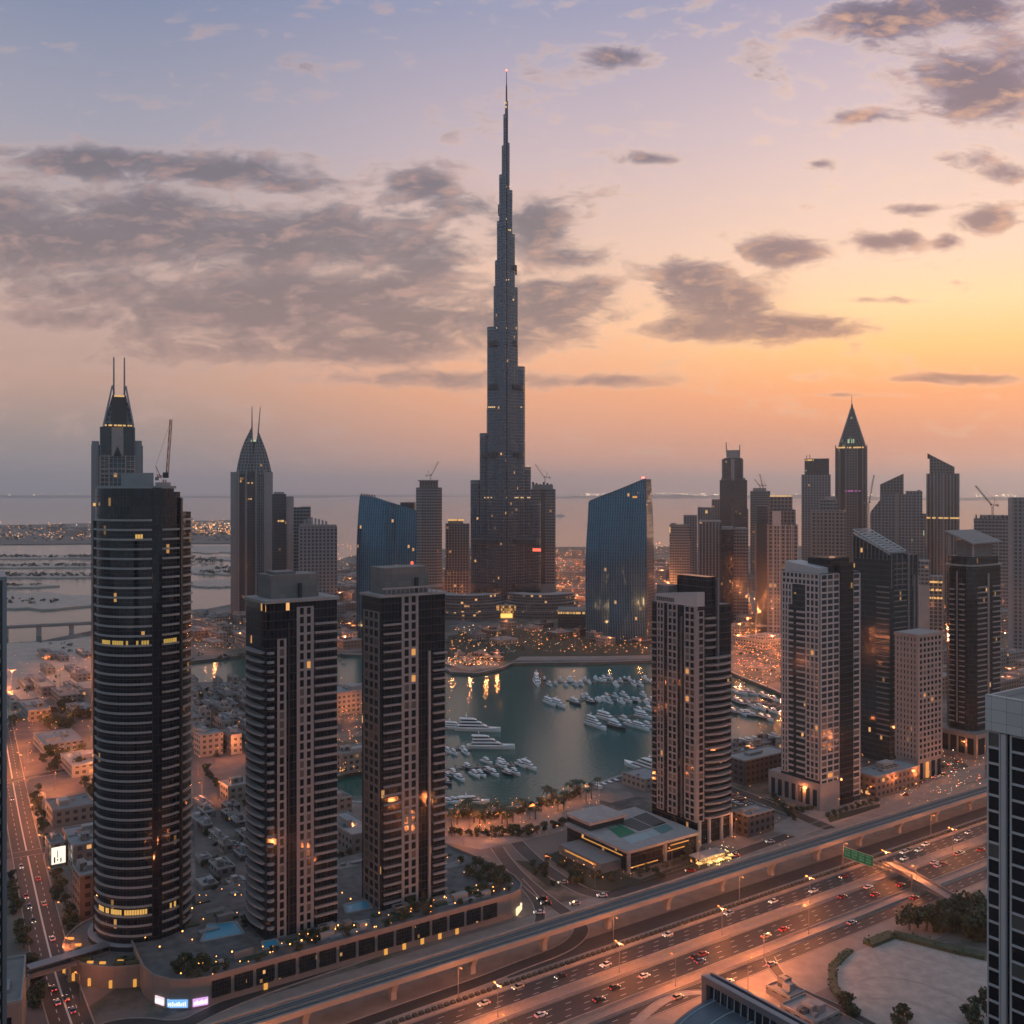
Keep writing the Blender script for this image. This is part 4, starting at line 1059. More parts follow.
f.block(416, 442, 487.5, 'slab', 0, 44, cham=8); f.block(419.5, 438, 481, M_frd, 6, 30, 'crown', 488); f.block(418, 438.5, 480, M_conc2, 4, 34, 'ring_canopy', 481.2)
for i in range(7): f.block(420+i*2.8, 420.7+i*2.8, 480.5, M_dark, 5, 3, 'canopy_post', 487.6)
crane('tower_crane', 'tiny crane on the tower with the ring canopy left of the tallest tower', (*AT(430.5, 490, 1618)[:2], f.z(481)), 8, 26, R(0), R(62), 'grey', 1.0, 7)
f = Far('apartment_slab', 'low pale grey tower with a lit roof line just left of the tallest tower', 457, 1650)
f.block(445.5, 469.5, 524, 'grey', 0, 40); f.block(448, 463, 519.5, M_conc2, 4, 24, 'roof_storey', 525); f.strip_(448, 464, 520, 1.8, AMB, 2.5, gaps=.2); f.block(444, 469, 570, 'beige', -10, 50, 'podium')
f = Far('apartment_slab', 'grey tower under a crane at the right shoulder of the tallest tower', 543, 1600)
f.block(530.5, 555.5, 489, 'slab', 0, 40); f.block(541, 545, 489, M_glassb, -1, 4, 'glass_bay'); f.block(532, 553, 484.5, M_conc2, 4, 30, 'crown', 490)
for i in range(6): f.block(532+i*3.6, 534+i*3.6, 482+(i % 3), M_dark, 6, 10, 'roof_plant', 486)
f.block(541, 556, 584, M_fr, -8, 40, 'podium')
crane('tower_crane', 'small crane leaning left on the tower at the right shoulder of the tallest tower', (*AT(545, 490, 1615)[:2], f.z(483)), 8, 26, R(180), R(55), 'grey', 1.0, 8)

# right-hand cluster
f = Far('apartment_slab', 'stocky grey tower right next to the curved tower with the slanting roof', 681, 1750)
f.block(669.5, 690, 525, 'slab', 0, 40); f.block(683.5, 697, 515.5, 'grey', 16, 40, 'rear_wall'); f.block(671, 676, 523.3, M_fr, 4, 20, 'plant_room', 526); f.strip_(669.6, 672, 530, 6, AMB, -.5, gaps=.4)
f = Far('horn_crowned_tower', 'stepped dark tower with two small horns on top, left part of the right hand cluster', 733.5, 1900)
f.block(698, 748, 507.5, 'grey', 6, 50, 'lower_wall', top2=509); f.block(712, 720.5, 499.5, 'grey', 4, 40, 'lower_wall'); f.block(720, 746.8, 480, 'dark', 0, 50); f.block(721.5, 745, 478, 'grey', 1, 46); f.block(722, 743, 459, 'grey', 2, 44); f.block(724, 741.8, 458, 'dark', 1, 44); f.block(727.2, 739.3, 450, M_conc2, 4, 36, 'crown')
f.rod(727.3, 459, 442, 1.5, 8, .9, 'horn', 726.2); f.rod(739.2, 459, 444.5, 1.5, 8, .9, 'horn', 739.8); f.block(731, 734.5, 459, M_conc2, 0, 6, 'pier'); f.strip_(706, 709, 512, 3, AMB, 5)
f = Far('office_slab', 'grey slab of close vertical fins in front of the tower with two small horns', 709, 1420)
f.block(698.5, 721, 522, 'fins', 0, 44); f.block(699, 720.5, 521, M_conc2, 2, 40, 'parapet', 522.5)
f = Far('office_slab', 'dark blank sided tower between the finned slab and a ribbed grey tower, right cluster', 728, 1380)
f.block(721.3, 733.5, 529.5, M_core, 0, 40); f.block(722, 733, 527, M_conc2, 4, 30, 'plant_room', 530)
f = Far('apartment_slab', 'ribbed grey brown tower with balcony lines, left of the tall beige framed tower', 740, 1400)
f.block(733.2, 748, 529.5, 'slab', 0, 44); f.block(735, 746, 528, M_conc2, 4, 30, 'plant_room', 530); f.strip_(747.5, 749.6, 600, 4, AMB, -.4)
f = Far('apartment_slab', 'pale hazy tower under two thin cranes behind the tall beige framed tower', 760, 2000)
f.block(750.5, 770, 491, 'slab', 0, 40); f.block(753, 766, 488, M_conc, 4, 30, 'unfinished_storey', 491)
crane('tower_crane', 'thin upright crane on the hazy tower behind the beige framed tower', (*AT(763, 490, 2010)[:2], f.z(489)), 6, 24, R(180), R(76), 'red', 1.1, 6)
crane('tower_crane', 'short slanting crane left of the thin upright crane in the right cluster', (*AT(760, 490, 2014)[:2], f.z(488)), 4, 16, R(180), R(52), 'red', 1.0, 5)
f = Far('framed_tower', 'tall dark tower with a beige framed front and a stepped dark crown, right cluster', 776, 1240)
f.block(756, 796.5, 525, 'beige', 0, 46); f.block(768.5, 795, 510, 'brown', 6, 40, 'crown'); f.block(769.5, 792, 497, 'brown', 8, 34, 'crown', top2=497); f.block(757.5, 768, 506, 'dark', 4, 40, 'crown'); f.block(757, 767, 523, M_glassb, -.8, 6, 'glass_bay')
f.frame(768, 797, 524, 642, 5, M_frw, 0, .9); f.frame(756, 768, 524, 642, 1, M_frd, 0, .8); f.strip_(770, 791, 496, 1.2, AMB, 7, gaps=.25); f.block(772.5, 781, 511, M_frw, -1.5, 6, 'gable_pier', 526); f.strip_(757, 796, 626, 2, M_frw, -1.6, 'ledge', 0)
f.strip_(757, 797, 641, 2.5, AMB, -2, gaps=.2)
f = Far('office_tower', 'plain dark grey tower with a narrower top storey, just left of the pointed tower', 816, 1700)
f.block(802, 830, 474.5, 'grey', 0, 44); f.block(805, 828.5, 458.5, 'dark', 2, 38, 'crown'); f.strip_(806, 814, 460, 1.6, AMB, 1.5); f.strip_(806, 809, 470.5, 1.2, GRN, 1.5); f.rod(807, 459, 455, .7, 10); f.rod(810, 459, 454.5, .7, 10)
f = Far('pointed_tower', 'tall tower with a curved pyramid crown and needle, right cluster', 852, 1700)
f.block(836, 866.5, 447.5, 'brown', 2, 46); f.block(841, 845, 448, M_dark, 1, 4, 'glass_bay'); f.block(857.5, 861.5, 448, M_dark, 1, 4, 'glass_bay')
for px in (836.4, 840.5, 845.8, 857, 862, 866): f.block(px-.5, px+.5, 445, M_frd, 0, 4, 'pier')
mb = MB(); rg = []
for (hw, py) in ((12.8, 448), (11.4, 442), (9.2, 435), (6.8, 427), (4.6, 420), (2.5, 413), (1.3, 408), (.7, 403)):
    h_ = hw*f.m; rg.append([(-h_, 24-h_, f.z(py)), (h_, 24-h_, f.z(py)), (h_, 24+h_, f.z(py)), (-h_, 24+h_, f.z(py))])
mb.loft(rg); mb.build('crown', facade('crown_glass_green', (.10, .09, .08), (.03, .035, .035), 5, 5, .25, .2, .12, warm=(.85, .75, .4), st=.35), f.t)
for sx in (-1, 1):
    for q in range(len(rg)-1):
        a, b = rg[q], rg[q+1]; i = 0 if sx < 0 else 1
        if q < 6:
            mb = MB(); mb.tube(a[i], b[i], 1.3, n=4); mb.build('crown_rib', M_beam, f.t)
f.rod(851.8, 405, 394, .9, 24, .25); f.strip_(838, 865, 447.5, 1.4, AMB, -.4, gaps=.4); f.strip_(845, 860, 491, 1.2, glow('magenta_band', (.8, .2, .6), .5), .4, gaps=.3); f.strip_(847, 856, 441, 4, GRN, 24-12.4*f.m, gaps=.55)
f = Far('apartment_slab', 'pale beige framed block in front of the pointed tower', 827, 1330)
f.block(812, 845, 511, 'beige', 0, 40); f.block(820, 838, 500, 'slab', 6, 30, 'crown'); f.block(825, 836, 496.5, M_conc, 10, 20, 'plant_room', 501); f.frame(812, 845, 510, 600, 6, M_frd, 0, .6)
crane('tower_crane', 'thin dark upright crane just right of the pointed tower', (*AT(868.5, 490, 1500)[:2], 100), 64, 42, R(0), R(80), 'grey', 1.0, 6)
f = Far('stepped_tower', 'wide dark stepped tower with a slanting wedge on top, right of the pointed tower', 897, 1480)
f.block(871.5, 924, 514, 'grey', 6, 50); mb = MB(); mb.prism([(f.x(872), 4), (f.x(884), 4), (f.x(884), 50), (f.x(872), 50)], 0, [f.z(512), f.z(496), f.z(496), f.z(512)], 0, 1); mb.build('side_wall', [FM['grey'], M_roof], f.t)
f.block(882, 912, 494, 'grey', 2, 44); f.block(881, 903.2, 484.5, 'brown', 4, 36, 'wedge', top2=473.5); f.block(905, 920.5, 491, 'grey', 3, 40); f.block(895.5, 898, 493, M_frd, 0, 5, 'pier'); f.block(916, 919, 490, M_conc2, 8, 10, 'roof_plant', 496)
f.strip_(914, 924, 533, 5, GRN, 5, gaps=.7); f.strip_(909, 914, 540, 2, GRN, 1, gaps=.4)
f = Far('slant_roofed_tower', 'slender grey finned tower with a sharply slanted roof tip, right end of the skyline', 942.5, 1500)
f.block(927.6, 958, 473.5, 'fins', 4, 44); f.block(934, 945, 472.5, 'fins', 1, 40); f.block(930.5, 953.5, 454, 'brown', 8, 30, 'crown', top2=467); f.block(928.5, 932, 452.8, M_dark, 8, 26, 'roof_tip', 458, top2=455)
for px in (928, 935, 943, 950, 957.6): f.block(px-.5, px+.5, 474, M_conc2, 0, 5, 'pier')
f.strip_(928, 958, 518, 1.5, AMB, -.5, gaps=.3); f.rod(925.5, 556, 516, 1.0, 0, name='lit_edge', m=M_conc)
f = Far('unfinished_tower', 'blocky grey tower shell under a large crane near the right edge', 993, 1320)
f.block(975.5, 1010, 519, 'slab', 0, 46); f.block(981, 1008, 515.5, M_conc2, 5, 34, 'unfinished_storey', 520)
for i in range(8): f.block(977+i*4, 978.4+i*4, 514.8+(i*7 % 3), M_dark, 3, 4, 'column', 519.5)
crane('tower_crane', 'large luffing crane reaching up left over the tower shell near the right edge', (*AT(992.5, 490, 1335)[:2], f.z(516)), 13, 34, R(180), R(50), 'grey', 1.1, 7)
f = Far('apartment_slab', 'blue grey tower cut by the right edge of the frame', 1018, 1120)
f.block(1009, 1042, 498.5, 'grey', 0, 40); f.block(1010, 1042, 497.5, M_beam, 3, 30, 'parapet', 499); f.block(1009, 1013, 498, M_conc2, -1, 6, 'pier')
f = Far('apartment_slab', 'hazy pale block behind the gap between the dark lattice tower and the faceted tower', 921, 1150)
f.block(913, 929, 561, 'slab', 0, 30); f.block(913, 929, 585, M_conc, -4, 30, 'podium')
f = Far('apartment_slab', 'mid grey block standing low between the slant roofed tower and the faceted tower', 938, 1200)
f.block(929, 943, 577, 'beige', 0, 30); f.strip_(930, 942, 582, 2, AMB, -1, gaps=.2); f.strip_(930, 942, 590, 2, AMB, -1, gaps=.2); f.strip_(930, 942, 598, 2, AMB, -1, gaps=.2)

# curved low blocks at the foot of the tallest tower
def crescent(label, cx_px, Y, r, a0, a1, h, floors):
    X = (cx_px-HX)/F*Y; t = thing('terraced_block', label, 'building', (X, Y, 0))
    m = facade('terrace_facade', (.17, .15, .14), (.045, .042, .045), 4, 4.2, .2, .42, .07, st=1.3)
    for k in range(3):
        mb = MB(); ro = r-k*5; n = 16
        o = [(ro*math.cos(R(a0+(a1-a0)*i/n)), ro*math.sin(R(a0+(a1-a0)*i/n))) for i in range(n+1)]; q = [((r-38)*math.cos(R(a1+(a0-a1)*i/n)), (r-38)*math.sin(R(a1+(a0-a1)*i/n))) for i in range(n+1)]
        mb.prism(o+q, 0, h*(k+1)/3, 0, 1); mb.build('terrace', [m, M_conc2], t)
crescent('curved terraced block with lit floors at the left foot of the tallest tower', 468, 1470, 62, 190, 340, 34, 8)
crescent('curved terraced block with lit floors at the right foot of the tallest tower', 540, 1480, 62, 200, 350, 34, 8)
f = Far('annex', 'wide low block with a glowing edge under the curved tower with the slanting roof', 574, 1330)
f.block(558, 592, 612, 'dark', 0, 40); f.block(558, 592, 610, M_conc2, 1, 38, 'roof_slab', 612); f.strip_(558, 590, 613, 2, AMB, -.5, gaps=.3)
# ------------------------------------------------------------------ long podium under the left towers
M_pod = mat('podium_stone', (.27, .205, .175), .8, noise=(.15, .15))
def podium():
    t = thing('podium_building', 'long pink podium with dark bays and curved corners under the slim dark towers', 'building', HW(180, 380, 0), YAW)
    o = Vector((180, 380))
    ts = [(99, 376), (100, 367), (104, 359.5), (110, 355.5), (116, 354), (246, 352), (252, 354), (256.5, 359), (259, 368), (259, 385), (254, 425), (246, 436), (112, 432), (102, 412)]
    p = [(a-o.x, b-o.y) for a, b in ts]
    mb = MB(); mb.prism(p, 0, 9.7, 0, 1); mb.build('wall', [M_pod, mat('deck_paving', (.115, .105, .10), .85, noise=(.22, .8))], t)
    mb = MB()
    for a, b in zip(p[:10]+[p[-1]], p[1:10]+[p[10], p[0]]):
        if a != b: mb.bar((*a, 9.7), (*b, 9.7), .5, 1.1)
    mb.build('parapet', M_pod, t)
    n = 15; t0, t1 = 117, 240
    for i in range(n):
        a = t0+(t1-t0)*i/n; b = a+(t1-t0)/n-1.3; s = 354-(a-116)*2/130
        mb = MB(); mb.box(a-o.x, b-o.x, s-o.y-.35, s-o.y+.5, 2.6, 8.6); mb.build('bay_window', facade('bay_glass', (.03, .03, .03), (.012, .013, .015), 1.1, 1.5, .12, .12, .03, st=1.1), t)
        if i in (2, 8, 9, 10, 11, 12):
            mb = MB(); c = (a+b)/2; mb.box(c-o.x-.7, c-o.x+.7, s-o.y-.5, s-o.y, .2, 2.4); mb.build('lit_doorway', glow('shop_light', (1, .46, .09), .6), t)
    mb = MB(); mb.prism([(249-o.x, 351.6-o.y), (254.6-o.x, 355.9-o.y), (254.2-o.x, 356.4-o.y), (248.6-o.x, 352.1-o.y)], .6, 3.4); mb.build('lit_shopfront', glow('pale_shop', (1, .85, .5), .9), t)
    # lit signs round the left corner
    path = [Vector(q) for q in ((100, 367), (104, 359.5), (110, 355.5), (116, 354))]
    def onpath(f):
        k = f*3; i = min(2, int(k)); return path[i].lerp(path[i+1], k-i)
    for (f0, f1, c, nm) in ((.05, .22, (.9, .75, .8), 'pink_sign_face'), (.28, .62, (.25, .55, 1), 'blue_sign_face'), (.70, .98, (.8, .45, .9), 'violet_sign_face')):
        mb = MB(); q = [onpath(f0+(f1-f0)*i/5) for i in range(6)]
        off = Vector((-.35, -.6)) if f0 < .5 else Vector((-.1, -.6))
        ou = [x+off for x in q]
        mb.prism([(x.x-o.x, x.y-o.y) for x in ou]+[(x.x-o.x, x.y-o.y) for x in reversed(q)], .9, 3.5); sg = mb.build('shop_sign', glow(nm, c, .8), t)
        mb = MB()      # unreadable strokes of lettering
        for i in range(9):
            x = ou[0].lerp(ou[-1], (i+1)/10.5) if False else onpath(f0+(f1-f0)*(i+1)/10)+off*1.08; h = 1.0+.5*((i*7) % 3)/2
            mb.box(x.x-o.x-.16, x.x-o.x+.16, x.y-o.y-.06, x.y-o.y+.04, 1.5, 1.5+h)
        mb.build('sign_lettering', glow('sign_white', (1, 1, 1), 1.2), sg)
    def local(px, py): a, b = TS(px, py, 9.7); return (a-o.x, b-o.y)
    for pts in ([(208, 925), (236, 922), (244, 934), (201, 942)], [(344, 905), (366, 900), (372, 908), (346, 914)], [(262, 942), (276, 939), (280, 946), (264, 950)]):
        mb = MB(); q = [local(*x) for x in pts]
        if sum(a[0]*b[1]-b[0]*a[1] for a, b in zip(q, q[1:]+q[:1])) < 0: q.reverse()
        mb.prism(q, 9.3, 9.82); mb.build('pool', M_pool, t)
        mb = MB()
        for a, b in zip(q, q[1:]+q[:1]): mb.bar((*a, 9.6), (*b, 9.6), 1, .4)
        mb.build('pool_edge', M_conc, t)
    rr = random.Random(6)
    tiles = [mat('deck_sand', (.24, .20, .17), .9, noise=(.5, .3)), mat('deck_slate', (.07, .075, .08), .85, noise=(.5, .4)), mat('deck_lawn', (.035, .045, .022), .95, noise=(.6, .5)), mat('deck_timber', (.13, .095, .07), .85, noise=(.6, .3)), mat('deck_stone', (.19, .18, .17), .9, noise=(.4, .4))]
    for i in range(26):
        a, s = rr.uniform(118, 238), rr.uniform(356.5, 369) if i < 15 else rr.uniform(383, 426); w_, d_ = rr.uniform(5, 14), rr.uniform(2.5, 7)
        mb = MB(); mb.box(a-o.x, a-o.x+w_, s-o.y, min(s-o.y+d_, 434-o.y), 9.6, 9.712+.006*i); mb.build('deck_bed', tiles[i % 5], t)
    rr = random.Random(5)
    for i in range(84):
        a, s = rr.uniform(118, 244), rr.uniform(356.5, 367) if i < 46 else rr.uniform(385, 428)
        w_, d_, h_ = rr.uniform(1.5, 8), rr.uniform(1.0, 3.2), rr.choice([.5, .6, .8, 1, 1.2, 2.6])
        mb = MB(); mb.box(a-o.x, a-o.x+w_, s-o.y, s-o.y+d_, 9.65, 9.7+h_)
        mb.build('roof_planter' if h_ < 2 else 'roof_pavilion', (M_leaf if rr.random() < .5 else M_conc2) if h_ < 2 else rr.choice([M_conc, M_roofp, M_frd]), t)
podium()
def drum():
    t = thing('drum_podium', 'low curved pink podium with a lit terrace at the foot of the round tower', 'building', (-147, 398, 0))
    mb = MB(); mb.lathe([(29, 0), (29, 7.4)], 40); mb.build('wall', M_pod, t)
    mb = MB(); mb.lathe([(29.2, 7.0), (29.2, 8.2), (28.6, 8.2), (28.6, 7.0)], 40); mb.build('parapet', M_pod, t)
    mb = MB(); mb.lathe([(28.4, 7.3), (28.4, 7.6)], 40); mb.build('terrace_deck', mat('terrace_deck', (.12, .10, .09), .9, noise=(.4, .5)), t)
    rr = random.Random(3)
    for i in range(22):
        a = rr.uniform(-170, -40); r = rr.uniform(22.5, 27.5); x, y = r*math.cos(R(a)), r*math.sin(R(a))
        mb = MB()
        if i % 2: mb.box(x-1.1, x+1.1, y-.4, y+.4, 7.6, 8.3); mb.build('lantern_screen', MATS['shop_light'], t)
        else: mb.box(x-2, x+2, y-1, y+1, 7.6, 8.8); mb.build('planter', M_leaf, t)
    for i in range(7):
        a = -160+i*17; x, y = 29.15*math.cos(R(a)), 29.15*math.sin(R(a)); mb = MB(); mb.box(x-.5, x+.5, y-.5, y+.5, .4, 3); mb.build('lit_doorway', MATS['shop_light'], t)
drum()
# viaduct of the elevated railway
def viaduct():
    t = thing('viaduct', 'elevated railway viaduct with pale parapets on stub piers running along the highway', 'bridge', HW(0, 321, 0), YAW)
    a, b = -120, 1100
    mb = MB(); mb.box(a, b, -4.4, 4.2, 7.2, 8.15); mb.box(a, b, -2.4, 2.2, 6.0, 7.2); mb.build('deck', M_conc, t)
    for s0, s1 in ((-4.9, -4.35), (4.2, 4.75)):
        mb = MB(); mb.box(a, b, s0, s1, 7.1, 9.0); mb.build('parapet', mat('viaduct_parapet', (.27, .24, .222), .75, noise=(.15, .15)), t)
        mb = MB(); mb.box(a, b, s0-.25, s1+.25, 9.0, 9.18); mb.build('coping', M_rail, t)
    for s in (-2.2, 1.9):
        mb = MB(); mb.box(a, b, s-1.45, s+1.45, 8.15, 8.25); mb.build('track_bed', mat('track_bed', (.135, .135, .138), .9, noise=(.5, .3)), t)
        for q in (-.75, .75):
            mb = MB(); mb.box(a, b, s+q-.06, s+q+.06, 8.25, 8.4); mb.build('rail', M_dark, t)
    mb = MB(); mb.box(a, b, -.35, .05, 8.15, 8.6); mb.build('centre_walkway', M_rail, t)
    x = -100
    while x < 1000:
        mb = MB(); mb.loft([[(x-1.1, -1.2, 0), (x+1.1, -1.2, 0), (x+1.1, 1.2, 0), (x-1.1, 1.2, 0)], [(x-1.1, -1.2, 3), (x+1.1, -1.2, 3), (x+1.1, 1.2, 3), (x-1.1, 1.2, 3)], [(x-1.3, -2.8, 6.0), (x+1.3, -2.8, 6.0), (x+1.3, 2.6, 6.0), (x-1.3, 2.6, 6.0)]]); mb.build('pier', M_conc, t); x += 34
viaduct()
# gantry sign over the far carriageway
def gantry():
    a, s = TS(854, 871); p = HW(a, 307.3); t = thing('gantry_sign', 'large green direction sign on a steel gantry across the highway', 'sign', p, YAW-R(90))
    for x in (0, 37.5):
        mb = MB(); mb.box(x-.35, x+.35, -.35, .35, 0, 8.6); mb.build('post', M_pole, t)
    mb = MB()
    for z in (6.2, 7.9): mb.box(0, 37.5, .5, .75, z, z+.25); mb.box(0, 37.5, -.3, -.05, z, z+.25)
    for i in range(18): mb.tube((i*2.08, .4, 6.3), (i*2.08+2.08, .4, 8), .09, n=4)
    mb.build('truss', M_pole, t)
    mb = MB(); mb.box(1.5, 17.5, -1.0, -.6, 5.6, 10.4); pn = mb.build('sign_panel', glow('sign_green', (.008, .16, .075), .22), t)
    mb = MB(); mb.box(1.3, 17.7, -.98, -.62, 5.35, 5.6); mb.box(1.3, 17.7, -.98, -.62, 10.4, 10.6); mb.build('panel_frame', mat('sign_frame', (.5, .45, .3), .5), t)
    mb = MB(); rr = random.Random(2)
    for c in range(4):
        x0 = 2.2+c*3.9
        for row in range(3):
            x = x0
            for k in range(4):
                w_ = rr.uniform(.25, .6); h_ = rr.uniform(.5, .95); mb.box(x, x+w_, -1.06, -1.0, 6.6+row*1.3, 6.6+row*1.3+h_); x += w_+.25
    mb.build('sign_lettering', mat('sign_letter', (.10, .40, .26), .6), pn)
gantry()
def footbridge(name, label, p, q, z, roof, wd=3.2):
    a = Vector((*G(*p, z), 0)); b = Vector((*G(*q, z), 0)); d = b-a; t = thing(name, label, 'bridge', a, math.atan2(d.y, d.x)); L = d.length
    mb = MB(); mb.box(0, L, -wd/2, wd/2, z-.5, z); mb.build('deck', M_roof if not roof else M_conc2, t)
    for s in (-1, 1):
        mb = MB(); mb.box(0, L, s*wd/2-.12, s*wd/2+.12, z, z+1.2); mb.build('railing', M_beam, t)
    n = max(2, int(L/22))
    for i in range(n+1):
        x = L*i/n; mb = MB(); mb.box(x-.5, x+.5, -.5, .5, 0, z-.5); mb.build('pier', M_conc, t)
    if roof: mb = MB(); mb.box(0, L, -wd/2-.4, wd/2+.4, z+3, z+3.3); [mb.box(L*i/(2*n)-.1, L*i/(2*n)+.1, sd*wd/2-.1, sd*wd/2+.1, z, z+3) for i in range(2*n+1) for sd in (-1, 1)]; mb.build('canopy', M_beam, t)
footbridge('footbridge', 'grey covered footbridge crossing the boulevard below the round dark tower', (28, 976), (108, 952), 7, True, 4.2)
footbridge('footbridge', 'low grey footbridge crossing the highway from the green gantry sign to the tall trees', (888, 862), (958, 903), 5.2, False, 6.5)
# bridge over the inlet, far left
a = Vector((*G(-80, 640), 0)); b = Vector((*G(190, 626), 0)); d = b-a
t = thing('inlet_bridge', 'long low road bridge over the pale inlet at far left', 'bridge', a, math.atan2(d.y, d.x))
mb = MB(); mb.box(0, d.length, -7, 7, 9, 12); mb.build('deck', M_roof, t); mb = MB(); mb.box(0, d.length, -7.4, -6.8, 11, 13.2); mb.build('parapet', M_conc2, t)
for i in range(9):
    x = 18+i*38; mb = MB(); mb.box(x-3, x+3, -5, 5, -3, 9); mb.build('pier', M_conc, t)

# ------------------------------------------------------------------ hall with a sports roof, below the basin tower
def hall():
    T = Tower('hall_building', 'flat roofed hall with green sports courts on top, at the foot of the gridded tower', 566, 628, 699, 873, 0)
    L, Wd = T.L, T.W; t = T.root; z = 10.6
    mb = MB(); mb.prism([(.8, .8), (L, .8), (L, Wd), (.8, Wd)], 0, z-1.2); T.part('wall', mb, facade('hall_glass', (.035, .033, .033), (.014, .016, .02), 1.6, 3.3, .1, .12, .05, st=1.2))
    mb = MB(); mb.prism([(-.8, -.8), (L, -.8), (L, Wd), (-.8, Wd)], z-1.3, z, 0, 1); T.part('roof', mb, [M_conc, M_roofp])
    for k in (0, .5, .97):
        mb = MB(); mb.box(L*k, L*k+1.4, -.4, 1, 0, z-1.3); T.part('column', mb, M_conc)
    for (a, b, zz) in ((.05, .42, 1.5), (.55, .8, 4.5), (.6, .86, 7)):
        mb = MB(); mb.box(L*a, L*b, .55, .85, zz, zz+.45); T.part('strip_light', mb, glow('strip_light', (1, .50, .12), .38))
    mb = MB(); mb.box(.5, .85, Wd*.1, Wd*.75, 6.6, 7.1); T.part('strip_light', mb, MATS['strip_light'])
    mb = MB(); mb.box(-12, .8, Wd*.12, Wd*.8, 0, 5); T.part('side_wing', mb, [M_frd]); mb = MB(); mb.box(-12.2, -11.8, Wd*.2, Wd*.7, 3.2, 3.9); T.part('strip_light', mb, MATS['strip_light'])
    def court(pts, m, dz=.06, name='court'):
        q = []
        for p in pts:
            a, s = TS(*p, z); c = TS(628, 873); q.append((a-c[0], s-c[1]))
        if sum(a[0]*b[1]-b[0]*a[1] for a, b in zip(q, q[1:]+q[:1])) < 0: q.reverse()
        mb = MB(); mb.prism(q, z-.1, z+dz); T.part(name, mb, m); return q
    q = court([(616, 823), (646, 812), (668, 823), (639, 832)], mat('court_brown', (.10, .09, .085), .9))
    mb = MB()
    for a, b in zip(q, q[1:]+q[:1]): mb.bar((*a, z+.02), (*b, z+.02), .35, .12)
    mb.bar(((q[0][0]+q[1][0])/2, (q[0][1]+q[1][1])/2, z+.02), ((q[2][0]+q[3][0])/2, (q[2][1]+q[3][1])/2, z+.02), .3, .12); T.part('court_line', mb, M_paint)
    court([(604, 825), (618, 822), (636, 833), (620, 838)], mat('court_green', (.02, .16, .08), .85)); court([(604, 825), (613, 823), (619, 827), (610, 829)], mat('court_pale', (.16, .24, .2), .85), .1)
    court([(623, 838), (645, 832), (653, 837), (631, 844)], mat('court_mat', (.34, .38, .38), .8)); court([(646, 832), (653, 829.5), (661, 834), (654, 836.5)], mat('court_mat', (.34, .38, .38), .8))
    court([(650, 827), (664, 822), (674, 829), (662, 834)], mat('court_teal', (.10, .2, .19), .8))
    # raised pale roof at the back
    c = TS(628, 873); a, s = TS(590, 852); x, y = a-c[0], s-c[1]; l2 = abs(ext(G(590, 852), D, 624)); w2 = abs(ext(G(590, 852), N, 568))
    mb = MB(); mb.box(x, x+l2, y, y+w2, z, 13.6); T.part('upper_wall', mb, M_glassb); mb = MB(); mb.box(x-1, x+l2+1, y-1, y+w2+1, 13.6, 15); T.part('upper_roof', mb, [M_conc, mat('upper_roof_pink', (.40, .31, .28), .85, noise=(.3, .3))][1])
hall()
# near rooftop at the bottom edge
def near_roof():
    Y0 = 250; z = H-(975-HY)*Y0/F; Pf = ((703-HX)/F*Y0, Y0); W_ = 60; P = (Pf[0]-N[0]*W_, Pf[1]-N[1]*W_)
    t = thing('office_building', 'grey framed glass rooftop with a curved lower roof, at the bottom edge', 'building', (P[0], P[1], 0), YAW)
    mb = MB(); mb.box(1.2, 3.4, 0, W_-.4, 0, z-1.2); mb.build('wall', [facade('atrium_glass', (.13, .14, .15), (.012, .018, .026), 2.4, 9, .06, .05, 0)], t)
    mb = MB(); mb.box(-.3, 1.3, -1, W_+.3, z-1.6, z); mb.build('roof_beam', M_beam, t); mb = MB(); mb.box(-.2, 1.4, W_-1.4, W_+.3, 0, z-1.6); mb.build('corner_post', M_beam, t)
    for i in range(26):
        y = W_-3-i*2.2; mb = MB(); mb.tube((.9, y, z-1.7), (.2, y-.4, z-5.4), .12, n=5); mb.build('glazing_rib', mat('rib_metal', (.34, .37, .4), .4), t)
    rg = []
    for i in range(9):
        a = R(90*i/8); rg.append((-16*math.sin(a)+.8, z-5.2-6*(1-math.cos(a))))
    mb = MB(); mb.loft([[(x, 0, zz) for x, zz in rg]+[(1, 0, z-24)], [(x, W_-2, zz) for x, zz in rg]+[(1, W_-2, z-24)]][::-1]); mb.build('curved_roof', mat('blue_grey_roof', (.09, .11, .13), .45, noise=(.3, .2)), t)
    for i in range(8):
        y = W_-3.5-i*6; mb = MB()
        for a, b in zip(rg, rg[1:]): mb.tube((a[0], y, a[1]+.1), (b[0], y, b[1]+.1), .16, n=4)
        mb.build('roof_seam', MATS['rib_metal'], t)
    mb = MB(); mb.box(2.9, 3.6, -1, W_+.3, z-1.4, z-.3); mb.build('rear_beam', M_beam, t)
near_roof()
